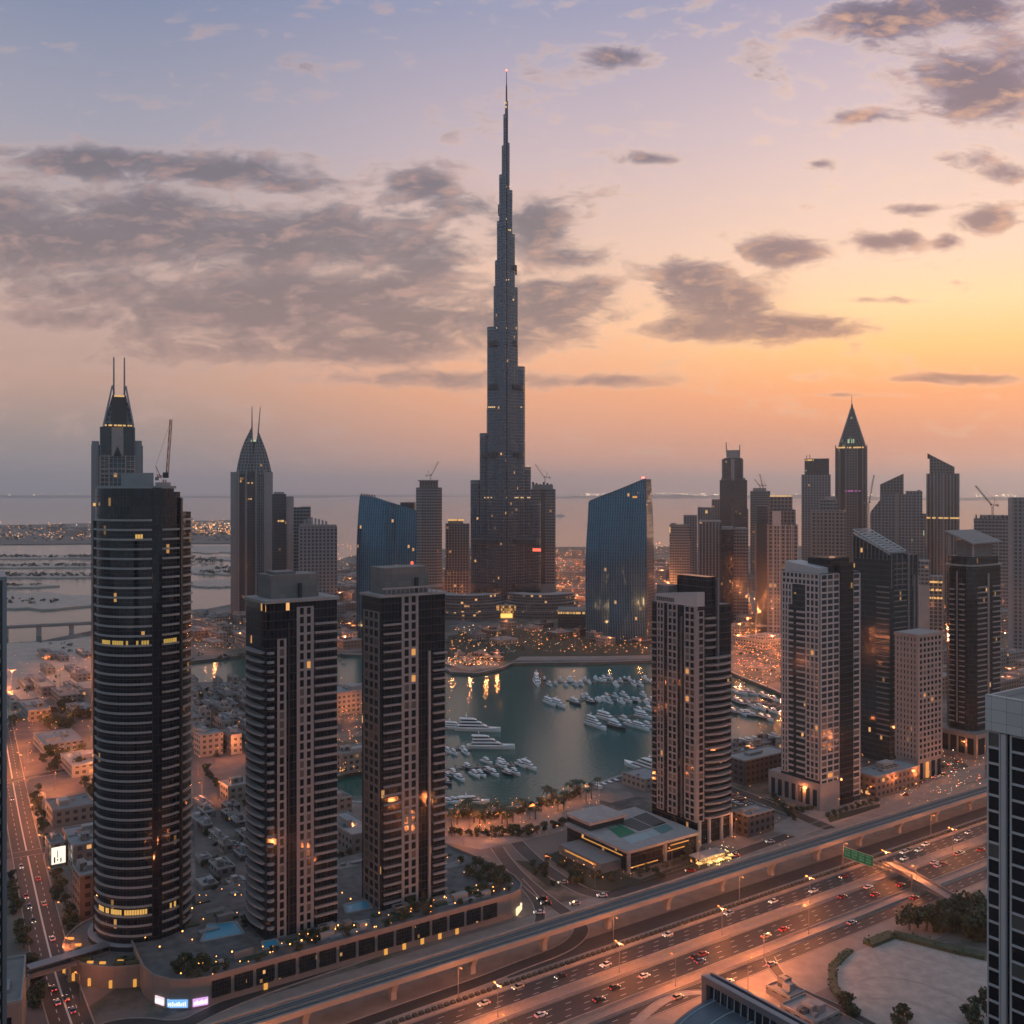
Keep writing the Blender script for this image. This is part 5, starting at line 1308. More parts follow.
# roofs at the bottom left corner
c = G(22, 1001, 22); t = thing('corner_block', 'flat roofed pale block cut by the bottom left corner of the frame', 'building', (c[0], c[1], 0), R(24))
mb = MB(); mb.box(-40, 0, 0, 34, 0, 21.6, 0, 1); mb.build('wall', [M_pod, M_roof], t)
mb = MB()
for a, b in (((-40, .2), (0, .2)), ((-.2, 0), (-.2, 34)), ((-40, 33.8), (0, 33.8))): mb.bar((*a, 21.5), (*b, 21.5), .5, 1)
mb.build('parapet', M_conc, t)
for i in range(3): 
    mb = MB(); mb.box(-9-i*11, -3-i*11, -.2, .3, 14, 17.5); mb.build('window', M_glassd, t)
mb = MB(); mb.box(-14, -4, 8, 16, 21.6, 22.8); mb.box(-16, -8, 20, 28, 21.6, 24); mb.build('roof_plant', M_conc2, t)
mb = MB(); mb.box(-3.4, -.6, 34.2, 34.6, 14, 19); mb.build('lit_window', MATS['shop_light'], t)

# ------------------------------------------------------------------ low buildings
LOWM = {}
def lowmat(k):
    P = dict(sand=((.27, .225, .195), (.05, .045, .045)), pale=((.34, .295, .265), (.06, .055, .055)), grey=((.22, .2, .195), (.05, .05, .055)), rust=((.24, .16, .125), (.045, .04, .04)), dark=((.09, .08, .08), (.02, .02, .024)))[k]
    return facade('low_'+k, P[0], P[1], 4.2, 3.9, .48, .5, .05, st=1.1)
def low(label, pxl, pxc, pxr, base, h, k='sand', group=None, steps=0, cat='building', name='low_building', rr=random):
    T = Tower(name, label, pxl, pxc, pxr, base, 0, group, cat); L, Wd = T.L, T.W
    mb = MB(); mb.prism([(0, 0), (L, 0), (L, Wd), (0, Wd)], 0, h, 0, 1); T.part('wall', mb, [lowmat(k), rr.choice([M_roof, M_roofp, M_conc2])])
    mb = MB()
    for a, b in (((0, .2), (L, .2)), ((.2, 0), (.2, Wd)), ((L-.2, 0), (L-.2, Wd)), ((0, Wd-.2), (L, Wd-.2))): mb.bar((*a, h-.1), (*b, h-.1), .45, .9)
    T.part('parapet', mb, M_conc)
    ra = random.Random(int(abs(T.P[0]*7+T.P[1]*13)))
    for i in range(2 if T.P[1] < 1400 else 0):
        x, y = ra.uniform(.1, .85)*L, ra.uniform(.1, .85)*Wd; mb = MB(); mb.box(x, x+1.6, y, y+1.2, h, h+1.3); T.part('cooling_unit', mb, M_conc2)
    for i in range(steps):
        a, b = rr.uniform(.1, .5), rr.uniform(.15, .5); w_, d_ = rr.uniform(.2, .4), rr.uniform(.2, .4)
        mb = MB(); mb.box(L*a, L*(a+w_), Wd*b, Wd*(b+d_), h, h+rr.uniform(1.5, 4)); T.part('roof_room', mb, rr.choice([lowmat(k), M_conc2, M_roofp]))
    return T
low('long pale flat roofed hall among the orange lit streets at far left', 33, 44, 84, 756, 7, 'pale', steps=2)
low('second pale hall with a wide flat roof between the dark trees at far left', 60, 72, 112, 778, 7, 'pale', steps=2)
low('square pale roofed building just left of the round dark tower', 45, 53, 96, 828, 9, 'sand', steps=1)
T = low('small block with a bright white lit panel facing the boulevard', 45, 50.5, 66, 868, 11, 'grey', steps=1)
mb = MB(); mb.box(T.L*.06, T.L*.96, -.4, -.1, 1.5, 9.6); T.part('lit_panel', mb, glow('white_panel', (1, .90, .72), 1.05)); 
mb = MB(); mb.box(T.L*.42, T.L*.47, -.46, -.4, 4.5, 8); mb.box(T.L*.40, T.L*.49, -.46, -.4, 3, 3.8); mb.box(T.L*.2, T.L*.3, -.46, -.4, 2.2, 5); mb.box(T.L*.62, T.L*.7, -.46, -.4, 2.2, 4.2); T.part('panel_figure', mb, M_dark)
low('brown roofed platform building between the lit panel block and the round tower', 62, 70, 112, 858, 9, 'rust', steps=3)
low('narrow brown block with plant on its roof touching the left flank of the round tower', 72, 80, 106, 922, 19, 'rust', steps=3)
low('dark low roof behind the lit panel block', 66, 73, 100, 872, 12, 'grey', steps=3)
low('beige three storey block with large square windows, right of the round tower', 194, 200, 223, 758, 15, 'pale', steps=1)
low('flat pale roofed hall behind the row of dark trees right of the round tower', 220, 228, 268, 803, 9, 'sand', steps=1)
low('lit two storey block between the two slim dark towers, near the water', 330, 341, 375, 775, 13, 'sand', steps=2)
low('curved looking beige block between the two slim dark towers below the inlet', 322, 336, 380, 716, 18, 'pale', steps=2)
low('small lit terrace house on the quay between the two slim dark towers', 326, 337, 352, 820, 11, 'sand', steps=1)
low('grey roofed block between the two slim dark towers nearest the podium', 322, 352, 378, 856, 10, 'grey', steps=2)
low('dark three storey car park with warm lit floors, right of the basin tower', 724, 745, 790, 786, 15, 'dark', steps=1)
low('small dark cube building beside the foot of the basin tower', 732, 748, 774, 838, 11, 'dark', steps=2)
low('long low mall building between the white gridded tower and the pink block', 852, 876, 920, 800, 13, 'rust', steps=3)
low('flat pink roofed pavilion on the quay left of the basin tower', 622, 645, 668, 792, 7, 'pale', steps=0)
low('sloped grey mall roof at the foot of the right hand cluster', 652, 680, 720, 612, 26, 'grey', steps=2)
low('wide pale sheds at the foot of the beige framed tower', 735, 765, 800, 650, 10, 'pale', steps=2)
def lowzone(where, x0, x1, y0, y1, n, hr, wr, kinds, seed, test=None):
    rr = random.Random(seed); pts = []
    tries = 0
    while len(pts) < n and tries < 3000:
        tries += 1; x, y = rr.uniform(x0, x1), rr.uniform(y0, y1); X, Y = G(x, y)
        if test and not test(x, y): continue
        if any(math.hypot(X-a, Y-b) < rr.uniform(.95, 1.3)*wr[1] for a, b, _, _ in pts): continue
        pts.append((X, Y, x, y))
    pts.sort(key=lambda p: p[2])
    for i, (X, Y, x, y) in enumerate(pts):
        w1, w2 = rr.uniform(*wr)*F/Y, rr.uniform(*wr)*F/Y; k = rr.choice(kinds)
        low(f'{dict(sand="sandy", pale="pale", grey="grey", rust="brown", dark="dark")[k]} flat block, {nth(i+1)} from the left {where}', x-w2*.55, x, x+w1*.75, y, rr.uniform(*hr), k, 'low blocks '+where, steps=rr.choice([1, 2, 2, 3]), rr=rr)
inl = lambda x, y: not (y < 612+max(0, 262-x)*.02+4)
lowzone('behind the creek under the horned tower', 190, 352, 622, 652, 34, (5, 14), (14, 30), ['sand', 'pale', 'grey', 'rust'], 1)
lowzone('in the old quarter right of the round tower', 190, 262, 690, 756, 52, (5, 14), (6.5, 13), ['sand', 'pale', 'sand'], 2)
lowzone('behind the tallest tower', 545, 668, 556, 602, 26, (6, 16), (24, 50), ['sand', 'grey', 'pale', 'rust'], 3)
lowzone('left of the tallest tower by the sea', 325, 470, 566, 618, 22, (6, 20), (22, 44), ['sand', 'grey', 'pale', 'rust'], 4)
lowzone('in the right hand cluster', 690, 1030, 580, 640, 34, (10, 34), (22, 46), ['sand', 'grey', 'rust', 'pale'], 5)
lowzone('on the sandy side at far left', -10, 96, 688, 725, 7, (5, 9), (12, 24), ['sand', 'grey', 'pale'], 6)
lowzone('on the far green coast', 60, 330, 533, 541, 14, (8, 30), (40, 80), ['grey', 'sand'], 7)
lowzone('behind the pink square block', 905, 1030, 645, 700, 14, (8, 22), (16, 30), ['sand', 'grey', 'rust'], 8)
lowzone('on the garden terraces right of the round tower', 196, 246, 810, 905, 16, (1.5, 5), (5, 11), ['sand', 'grey', 'dark'], 9)
lowzone('in the waterside park', 470, 652, 622, 648, 14, (4, 9), (12, 30), ['dark', 'grey', 'sand'], 12)
lowzone('on the lit north promontory', 446, 500, 658, 667, 9, (3, 6), (8, 13), ['dark', 'rust', 'sand'], 13)
lowzone('on the far left sand edge', 40, 96, 655, 684, 6, (4, 8), (10, 18), ['sand', 'grey'], 14)
lowzone('beside the creek mouth', 300, 352, 600, 622, 10, (8, 22), (18, 30), ['grey', 'rust', 'sand'], 15)
lowzone('on the quay beyond the basin tower', 735, 790, 748, 768, 6, (4, 9), (9, 16), ['dark', 'grey', 'rust'], 16)
low('low concrete roof by the curved ramp, nearest the bottom edge', 780, 815, 840, 1032, 2.6, 'grey', steps=3)
low('small concrete block beside the glass rooftop at the bottom edge', 766, 790, 806, 1006, 2.5, 'grey', steps=2)
# ------------------------------------------------------------------ lamps
def lamp_meshes():
    mb = MB(); mb.tube((0, 0, 0), (0, 0, 11), .17, .10, 6); mb.tube((0, 0, 0), (0, 0, .8), .3, .25, 6); post = mb.mesh('lamp_post', M_pole)
    mb = MB(); mb.tube((0, 0, 10.8), (1.8, 0, 11.4), .08, n=4); arm = mb.mesh('arm', M_pole)
    mb = MB(); mb.box(1.6, 2.4, -.22, .22, 11.3, 11.5); mb.box(1.65, 2.35, -.18, .18, 11.18, 11.3, 0); head = mb.mesh('lamp_head', M_lamp)
    return post, arm, head
LP, LA, LH = lamp_meshes()
PL = {}
def plight(power, col, rad, z):
    k = (power, col)
    if k not in PL:
        l = bpy.data.lights.new('lamp_light', 'POINT'); l.energy = power; l.color = col; l.shadow_soft_size = rad; PL[k] = l
    return PL[k]
SOD = (1, .285, .085)
def street_lamp(p, label, group, rz=0, double=False, power=9000, scale=1, head=None, light=True):
    t = thing('street_lamp', label, 'street lamp', p, rz, group); t.scale = (scale,)*3
    link('lamp_post', LP, t)
    for k in range(2 if double else 1):
        a = link('arm', LA, t, (0, 0, 0), math.pi*k); link('lamp_head', LH, a)
    if light:
        o = bpy.data.objects.new('lamp_light', plight(power, SOD, .5, 0)); COL.objects.link(o); o.parent = t; o.location = (1.9, 0, 10.6) if not double else (0, 0, 11.0)
n = 11
for i in range(n):
    street_lamp(HW(84+i*56, 288.6, .2), f'{nth(i+1)} double armed lamp from the left on the wide central reserve of the highway', 'lamps on the central reserve', YAW+R(90), True, 14000)
for i in range(7):
    street_lamp(HW(110+i*76, 268.6, .2), f'{nth(i+1)} lamp from the left on the reserve beside the service road', 'lamps beside the service road', YAW+R(90), False, 11000)
for i in range(7):
    street_lamp(HW(118+i*74, 308.2, 0), f'{nth(i+1)} lamp from the left along the viaduct side of the highway', 'lamps along the viaduct', YAW-R(90), False, 3000)
for i, (x, y) in enumerate([(764, 962), (748, 990), (728, 1014)]): street_lamp((*G(x, y), 0), f'{nth(i+1)} lamp of those round the curved ramp by the sand lot', 'lamps by the sand lot', R(40*i), False, 16000)
for i, (x, y) in enumerate([(80, 1005), (70, 968), (62, 930), (52, 893), (42, 858), (34, 826), (27, 798), (20, 770)]): street_lamp((*G(x, y), 0), f'{nth(i+1)} lamp from the front along the boulevard at far left', 'lamps along the boulevard', R(160), False, 2600 if i < 4 else 7000)
spots = [(14, 745), (38, 728), (62, 724), (90, 742), (24, 772), (96, 765), (55, 790), (88, 780), (8, 700), (28, 760), (75, 762), (45, 812),
 (202, 801), (219, 800), (232, 757), (215, 765), (198, 775), (247, 760), (345, 722), (356, 716), (350, 748), (340, 690), (352, 762), (350, 846)]
for i, (x, y) in enumerate(spots): street_lamp((*G(x, y), 0), f'{nth(i+1)} of the scattered orange lamps in the streets round the dark towers', 'lamps in the low streets', R(50*i), False, 13000 if x < 120 else 4000)
for i, (x, y) in enumerate([(455, 826), (470, 832), (484, 824), (500, 830), (512, 818), (530, 820), (548, 812), (565, 805), (492, 840), (463, 845), (442, 830), (585, 800)]): street_lamp((*G(x, y), 0), f'{nth(i+1)} of the orange lamps on the palm promenade', 'lamps on the promenade', R(70*i), False, 3000, .8)
for i, (x, y) in enumerate([(868, 806), (895, 797), (918, 790), (930, 772), (945, 768), (965, 758), (905, 770), (950, 782), (985, 762), (838, 818), (800, 806), (770, 792), (745, 782), (748, 760), (735, 842), (700, 866), (672, 873), (595, 888), (550, 880)]): street_lamp((*G(x, y), 0), f'{nth(i+1)} of the lamps on the streets among the right hand towers', 'lamps among the right hand towers', R(30*i), False, 2200)
# tall masts lighting the far districts
def masts(where, pts, power, h=24):
    for i, (x, y) in enumerate(sorted(pts)):
        street_lamp((*G(x, y), 0), f'{nth(i+1)} tall orange light mast from the left {where}', 'light masts '+where, R(45*i), True, power, h/11)
rr = random.Random(11)
masts('on the lit road behind the basin tower', [(740, 642), (756, 650), (772, 655), (748, 636), (770, 668), (740, 668), (762, 682), (782, 678), (738, 655), (785, 650)], 52000, 22)
masts('behind the tallest tower', [(549, 600), (560, 592), (572, 600), (583, 590), (553, 575), (566, 566), (580, 575), (545, 585), (590, 602), (660, 578), (662, 562), (668, 596), (556, 560)], 120000, 24)
masts('along the north shore', [(470, 665), (486, 666), (497, 664), (345, 645), (330, 650), (337, 640), (350, 632), (452, 660), (505, 630), (480, 636), (540, 640), (575, 646), (610, 648), (640, 650)], 9000, 12)
masts('left of the tallest tower', [(455, 600), (448, 590), (462, 606), (443, 612), (350, 590), (340, 606), (460, 580)], 36000, 22)
masts('in the creek district', [(205, 640), (225, 634), (240, 645), (262, 640), (285, 645), (310, 640), (215, 650), (198, 630)], 8000, 14)
masts('in the right hand cluster', [(940, 618), (935, 600), (920, 640), (948, 640), (1012, 628), (1005, 650), (1020, 610), (870, 600), (830, 605), (800, 620), (755, 612), (742, 600), (975, 620), (930, 680), (1010, 690)], 30000, 20)
masts('by the sandy flat at far left', [(46, 676), (80, 668), (92, 676), (60, 690), (12, 690)], 30000, 18)

# ------------------------------------------------------------------ countless far lights
def far_lights(name, zones, m, seed, size=.34):
    rr = random.Random(seed); mb = MB()
    for (x0, x1, y0, y1, n, zh) in zones:
        for _ in range(int(n*2.4)):
            x, y = rr.uniform(x0, x1), rr.uniform(y0, y1); X, Y = G(x, y); s = Y/F*size*rr.uniform(.35, 1.15)*.5; z = rr.uniform(3, zh); w_ = s*rr.choice([1, 1, 1.6, 3])
            mb.box(X-w_, X+w_, Y-s, Y+s, z-s, z+s)
    o = mb.build(name, m); o['kind'] = 'stuff'; return o
far_lights('distant_amber_light', [(-20, 95, 525, 543, 60, 20), (188, 232, 522, 536, 70, 20), (272, 300, 524, 540, 20, 20), (325, 356, 545, 600, 30, 18), (440, 472, 560, 615, 60, 20), (545, 590, 552, 604, 90, 16), (655, 700, 545, 600, 60, 20), (735, 785, 590, 690, 120, 10), (190, 345, 618, 655, 110, 8), (860, 1024, 570, 660, 130, 26), (450, 655, 628, 656, 130, 5), (440, 500, 660, 668, 50, 4), (190, 250, 690, 760, 22, 8), (0, 96, 660, 780, 40, 8), (330, 362, 690, 780, 60, 9), (450, 600, 800, 838, 50, 3), (700, 790, 790, 870, 30, 3), (860, 985, 755, 812, 60, 4), (560, 640, 855, 885, 20, 3)], glow('amber_point', (1, .38, .09), 4), 4)
far_lights('distant_white_light', [(-20, 95, 527, 542, 12, 20), (188, 232, 524, 534, 14, 20), (545, 590, 552, 604, 22, 16), (655, 700, 545, 600, 16, 20), (735, 785, 590, 690, 20, 10), (190, 345, 618, 655, 20, 8), (860, 1024, 570, 660, 30, 26), (450, 655, 628, 656, 26, 5), (900, 985, 755, 800, 26, 4), (440, 500, 660, 668, 14, 4), (690, 740, 850, 872, 24, 3)], glow('white_point', (1, .82, .58), 3.5), 5)
far_lights('distant_shore_light', [(-20, 100, 493.5, 496.5, 8, 60), (580, 730, 494, 497.5, 70, 80), (740, 1020, 494, 498, 50, 60)], glow('shore_point', (1, .7, .42), 9), 6, .5)
far_lights('distant_red_light', [(545, 590, 560, 604, 16, 12), (735, 785, 640, 670, 26, 4), (920, 985, 755, 800, 10, 3), (860, 1024, 570, 660, 14, 26)], glow('red_point', (1, .12, .05), 4), 8)

rr = random.Random(21); mb = MB()
for _ in range(120):
    X, Y, z = HW(rr.uniform(104, 252), rr.choice([rr.uniform(355.5, 366), rr.uniform(384, 430)]), 9.8); z += rr.uniform(.3, 2.2); s = rr.uniform(.10, .22)
    mb.box(X-s, X+s, Y-s, Y+s, z-s, z+s)
o = mb.build('garden_light', MATS['amber_point']); o['kind'] = 'stuff'

# ------------------------------------------------------------------ trees
def crown_mesh(seed, w_, h_, n, leaf, m):
    rr = random.Random(seed); mb = MB(); lobes = [(Vector((rr.uniform(-1, 1)*w_*.55, rr.uniform(-1, 1)*w_*.55, rr.uniform(.15, .85)*h_)), rr.uniform(.35, .62)*w_) for _ in range(8)]
    for i in range(n):
        c, r = rr.choice(lobes); d = Vector((rr.gauss(0, 1), rr.gauss(0, 1), rr.gauss(0, 1))).normalized()*r*rr.uniform(.45, 1.05); d.z *= .75
        leafcard(mb, c+d, rr, leaf*rr.uniform(.6, 1.3))
    return mb.mesh('crown', m)
def trunk_mesh(h, r, seed):
    rr = random.Random(seed); mb = MB(); top = Vector((rr.uniform(-.3, .3), rr.uniform(-.3, .3), h)); mb.tube((0, 0, 0), top, r, r*.65, 6)
    for k in range(4):
        a = k*1.6+rr.random(); mb.tube(top-Vector((0, 0, h*.12*k)), top+Vector((math.cos(a)*h*.55, math.sin(a)*h*.55, h*.55)), r*.5, r*.15, 5)
    return mb.mesh('trunk', M_bark)
TREES = [(trunk_mesh(2.6, .25, i), crown_mesh(i, 2.9, 5.2, 520, .62, M_leaf if i % 3 else M_leaf2)) for i in range(4)]
def palm_meshes(seed):
    rr = random.Random(seed); mb = MB(); mb.tube((0, 0, 0), (.15, 0, 3.6), .26, .2, 7); mb.tube((.15, 0, 3.6), (.1, .1, 7), .2, .24, 7); tr = mb.mesh('trunk', M_bark); mb = MB()
    for k in range(22):
        a = k*2.4+rr.uniform(-.2, .2); up = rr.uniform(-.1, .9); p = Vector((.1, .1, 7)); d = Vector((math.cos(a), math.sin(a), 0)); e = Vector((-d.y, d.x, 0)); prev = None
        for q in range(6):
            f = q/5; c = p+d*3.1*f+Vector((0, 0, up*2.0*f-(1.7+.7*(1-up))*f*f)); wv = .42*math.sin(math.pi*min(.97, f*.9+.1))
            cur = (c+e*wv-Vector((0, 0, wv*.4)), c, c-e*wv-Vector((0, 0, wv*.4)))
            if prev: mb.face([prev[0], prev[1], cur[1], cur[0]]); mb.face([prev[1], prev[2], cur[2], cur[1]])
            prev = cur
    return tr, mb.mesh('crown', M_leaf)
PALMS = [palm_meshes(i) for i in range(3)]
def tree(p, label, group, kind=0, sc=1.0, rr=random, palm=False):
    a, b = (PALMS[kind % 3] if palm else TREES[kind % 4])
    t = thing('palm_tree' if palm else 'leafy_tree', label, 'palm' if palm else 'tree', p, rr.uniform(0, 6.28), group); t.scale = (sc*rr.uniform(.92, 1.08), sc*rr.uniform(.92, 1.08), sc)
    link('trunk', a, t); link('crown', b, t)
def grove(pts, what, sc, z=0, palm=False, seed=1):
    rr = random.Random(seed)
    for i, (x, y) in enumerate(sorted(pts)):
        tree((*G(x, y, z), z), f'{nth(i+1)} {"palm" if palm else "tree"} from the left {what}', 'trees '+what, rr.randrange(12), sc*rr.uniform(.8, 1.2), rr, palm)
def scat(x0, x1, y0, y1, n, seed, test=None):
    rr = random.Random(seed); o = []
    while len(o) < n:
        p = (rr.uniform(x0, x1), rr.uniform(y0, y1))
        if not test or test(*p): o.append(p)
    return o
grove([(910, 930), (918, 928), (926, 931), (936, 926), (943, 932), (950, 922), (957, 930), (963, 918), (970, 926), (977, 932), (984, 924), (968, 938), (981, 941)], 'in the clump behind the sand lot', 2.05, seed=2)
grove([(977, 1012), (985, 1004), (968, 1022), (899, 1030), (904, 1020), (853, 1016), (845, 1008), (990, 1020), (978, 1030)], 'along the near edge of the sand lot', 1.15, seed=3)
grove([(476, 868), (484, 874), (492, 872), (479, 882), (490, 884), (500, 878), (497, 890), (470, 876), (506, 884), (486, 894)], 'at the right end of the long podium roof', 1.05, 9.7, seed=4)
grove([(176, 972), (184, 968), (193, 972), (200, 966), (188, 978), (205, 972)], 'on the podium corner right of the round tower', 1.05, 9.7, seed=5)
grove([(409, 905), (416, 912), (404, 916), (424, 906), (318, 938), (326, 936), (312, 944), (302, 940)], 'between the pools on the long podium roof', .7, 9.7, seed=6)
grove([(205+i*3.1, 772+i*3.6) for i in range(10)]+[(238, 800), (244, 806)], 'in the diagonal row right of the round tower', .95, seed=7)
grove([(39, 790), (37, 806), (41, 818), (44, 830), (46, 841), (34, 800), (36, 812)], 'along the right side of the boulevard at far left', 1.1, seed=8)
grove([(56, 880), (60, 893), (65, 905), (69, 916), (73, 928), (58, 900), (72, 935)], 'in front of the brown block left of the round tower', 1.1, seed=9)
grove([(10, 880), (13, 895), (17, 912), (20, 930), (24, 948), (28, 968), (33, 990), (38, 1008), (15, 905), (22, 940), (36, 1000), (30, 980)], 'along the left side of the boulevard', 1.15, seed=10)
grove(scat(14, 92, 706, 730, 26, 3)+scat(40, 92, 754, 774, 12, 4)+scat(84, 98, 775, 800, 5, 5), 'among the orange lit streets at far left', 1.5, seed=11)
grove([(446+i*5.6, 822+6*math.sin(i*1.3)-max(0, i-12)*1.9) for i in range(28)], 'on the palm promenade by the basin', 1.25, 0, True, 12)
grove([(448+i*5.2, 816+(i*7 % 5)-max(0, i-11)*1.5) for i in range(26)], 'in the leafy row at the water edge of the promenade', .95, seed=22)
grove([(452+i*8.5, 836-max(0, i-9)*2.6) for i in range(17)], 'in the second row behind the promenade', 1.0, 0, False, 13)
grove(scat(516, 552, 862, 880, 8, 6, lambda x, y: y-862 < (x-512)*.55 and y-858 > (x-530)*.3), 'on the planted island between the two slip roads', .6, seed=14)
grove([(640, 876), (648, 872), (656, 874), (665, 868), (674, 866), (682, 862), (660, 880), (690, 858), (560, 868), (570, 876), (580, 883), (548, 860), (600, 878), (612, 882)], 'round the hall with the sports roof', .75, seed=15)
grove([(700+i*5, 862-i*1.4) for i in range(6)]+[(792+i*5, 812-i*.5) for i in range(5)]+[(828+i*6, 817-i*1.8) for i in range(9)], 'along the street under the right hand towers', .62, seed=16)
grove(scat(196, 246, 812, 885, 14, 31), 'on the garden terraces right of the round tower', .7, seed=31)
grove(scat(196, 262, 690, 765, 16, 32), 'in the old quarter right of the round tower', .95, seed=32)
grove(scat(550, 600, 858, 886, 11, 33, lambda x, y: y > 850+(x-546)*.55), 'beside the left wing of the sports hall', .6, seed=33)
grove(scat(332, 364, 822, 880, 9, 34), 'between the two slim dark towers', .7, seed=34)
grove([(770+i*3, 795+i*3.2) for i in range(9)], 'along the podium of the white gridded tower', .6, seed=19)
rr = random.Random(41); spots = []
while len(spots) < 36:
    t_, s_ = rr.uniform(112, 250), rr.choice([rr.uniform(355.5, 358.5), rr.uniform(360, 366), rr.uniform(384, 430)])
    p = HW(t_, s_, 9.7)
    if all(math.dist(p, q) > 2.6 for q in spots): spots.append(p)
spots.sort(key=lambda p: p[0]/p[1])
for i, p in enumerate(spots): tree(p, f'{nth(i+1)} small tree from the left in the planters of the long podium deck', 'planter trees of the podium deck', rr.randrange(12), rr.uniform(.35, .75), rr)
# greenery of the far islands: beyond counting
def greenery(name, zones, seed, size):
    rr = random.Random(seed); mb = MB()
    for (x0, x1, y0, y1, n) in zones:
        for _ in range(n):
            X, Y = G(rr.uniform(x0, x1), rr.uniform(y0, y1)); s = Y/F*size*rr.uniform(.5, 1.2)
            for k in range(9): leafcard(mb, Vector((X+rr.gauss(0, s*.5), Y+rr.gauss(0, s*.5), rr.uniform(.2, 1)*s)), rr, s*.7)
    o = mb.build(name, mat('far_leaf', (.05, .055, .042), .9)); o['kind'] = 'stuff'
greenery('island_greenery', [(-20, 110, 556.4, 557.6, 70), (-20, 110, 565, 566.4, 80), (-20, 110, 574, 576.5, 110), (0, 40, 585, 586, 14), (2, 34, 599, 604, 16), (42, 58, 600, 603, 12), (191, 226, 560, 563, 20), (200, 235, 571, 573.5, 30), (190, 215, 558, 560, 14), (-20, 330, 526, 541, 320), (215, 232, 567, 570, 12)], 3, 2.2)

greenery('waterside_greenery', [(446, 652, 634, 654, 90), (192, 345, 655, 660, 40), (190, 345, 622, 650, 60), (700, 790, 640, 690, 30), (-10, 95, 640, 700, 26)], 5, 2.4)

# ------------------------------------------------------------------ cars
CARCOL = dict(white=(.62, .6, .58), silver=(.36, .36, .37), black=(.02, .02, .022), red=(.35, .03, .02), blue=(.06, .09, .18), sand=(.42, .34, .24))
M_tyre = mat('tyre', (.012, .012, .012), .8); M_head = glow('headlight', (1, .86, .6), 3); M_tail = glow('tail_light', (1, .05, .03), 3)
def carmesh():
    out = {}
    for c, rgb in CARCOL.items():
        m = mat('paint_'+c, rgb, .3); mb = MB(); L = [(-2.25, .35, .75), (-2.2, .3, 1.0), (2.15, .3, .85), (2.3, .35, .6)]
        rings = [[(x, -.92*k, z0), (x, .92*k, z0), (x, .92*k, z1), (x, -.92*k, z1)] for x, z0, z1, k in ((-2.3, .42, .8, .86), (-2.1, .28, .98, 1), (-1.0, .28, 1.02, 1), (.8, .28, .98, 1), (2.0, .28, .82, .98), (2.3, .4, .66, .86))]
        mb.loft([r[::-1] for r in rings][::-1] if False else rings); out[c] = mb.mesh('body', m)
    mb = MB(); mb.loft([[(-1.9, -.82, .98), (1.0, -.82, .98), (1.0, .82, .98), (-1.9, .82, .98)], [(-1.3, -.66, 1.48), (.2, -.66, 1.48), (.2, .66, 1.48), (-1.3, .66, 1.48)]]); out['cabin'] = mb.mesh('cabin', M_glassd)
    mb = MB(); mb.box(-1.28, .18, -.64, .64, 1.48, 1.53)
    for c, rgb in CARCOL.items(): out['roof_'+c] = mb.mesh('roof', MATS['paint_'+c])
    mb = MB(); mb.tube((0, -.12, 0), (0, .12, 0), .34, n=10); out['wheel'] = mb.mesh('wheel', M_tyre)
    mb = MB(); mb.box(-.08, .1, -.22, .22, -.1, .1); out['head'] = mb.mesh('headlight', M_head); out['tail'] = mb.mesh('tail_light', M_tail)
    return out
CM = carmesh()
NCAR = {}
def car(p, rz, col, where, lights=True):
    NCAR.setdefault(where, []).append((p, rz, col, lights))
def flush_cars():
    for where, L in NCAR.items():
        L.sort(key=lambda c: c[0][0]/c[0][1])
        for i, (p, rz, col, lights) in enumerate(L):
            t = thing('car', f'{col} saloon car {where}, {nth(i+1)} from the left', 'car', p, rz, 'cars '+where)
            link('body', CM[col], t); link('cabin', CM['cabin'], t); link('roof', CM['roof_'+col], t)
            for x in (-1.4, 1.45):
                for y in (-.84, .84): link('wheel', CM['wheel'], t, (x, y, .34))
            if lights:
                for y in (-.62, .62): link('headlight', CM['head'], t, (2.27, y, .62)); link('tail_light', CM['tail'], t, (-2.27, y, .72))
rr = random.Random(9); cols = list(CARCOL)
for (x, y, c) in [(559, 977, 'black'), (607, 967, 'white'), (613, 988, 'black'), (599, 1001, 'black'), (693, 957, 'black'), (699, 962, 'blue'), (704, 956, 'red'), (765, 937, 'sand'), (787, 932, 'red'), (774, 903, 'white'), (813, 892, 'white'), (841, 877, 'red'), (845, 899, 'red'), (870, 889, 'white'), (873, 895, 'red'), (900, 886, 'red'), (854, 925, 'silver'), (927, 846, 'white'), (903, 853, 'white'), (911, 852, 'sand'), (918, 851, 'white'), (905, 860, 'white'), (938, 867, 'white'), (945, 866, 'red'), (955, 852, 'white'), (960, 841, 'silver'), (978, 850, 'red'), (935, 864, 'white'), (970, 834, 'silver'), (954, 854, 'sand'), (680, 1000, 'sand'), (726, 982, 'white'), (917, 900, 'red'), (776, 968, 'silver'), (484, 1005, 'silver'), (540, 1016, 'white'), (520, 990, 'sand'), (645, 978, 'white'), (730, 915, 'silver'), (660, 932, 'white')]:
    a, s = TS(x, y)
    lanes = [259.3, 262, 264.7, 273.5, 277, 280.5, 284, 293, 295.7, 298.4, 301.1, 311.5, 315.5]; s = min(lanes, key=lambda q: abs(q-s)); fw = s < 288
    car(HW(a, s, .1), YAW if fw else YAW+math.pi, c, 'on the service road' if s < 268 else 'on the nearer carriageway' if s < 288 else 'on the farther carriageway' if s < 305 else 'on the slip road under the viaduct')
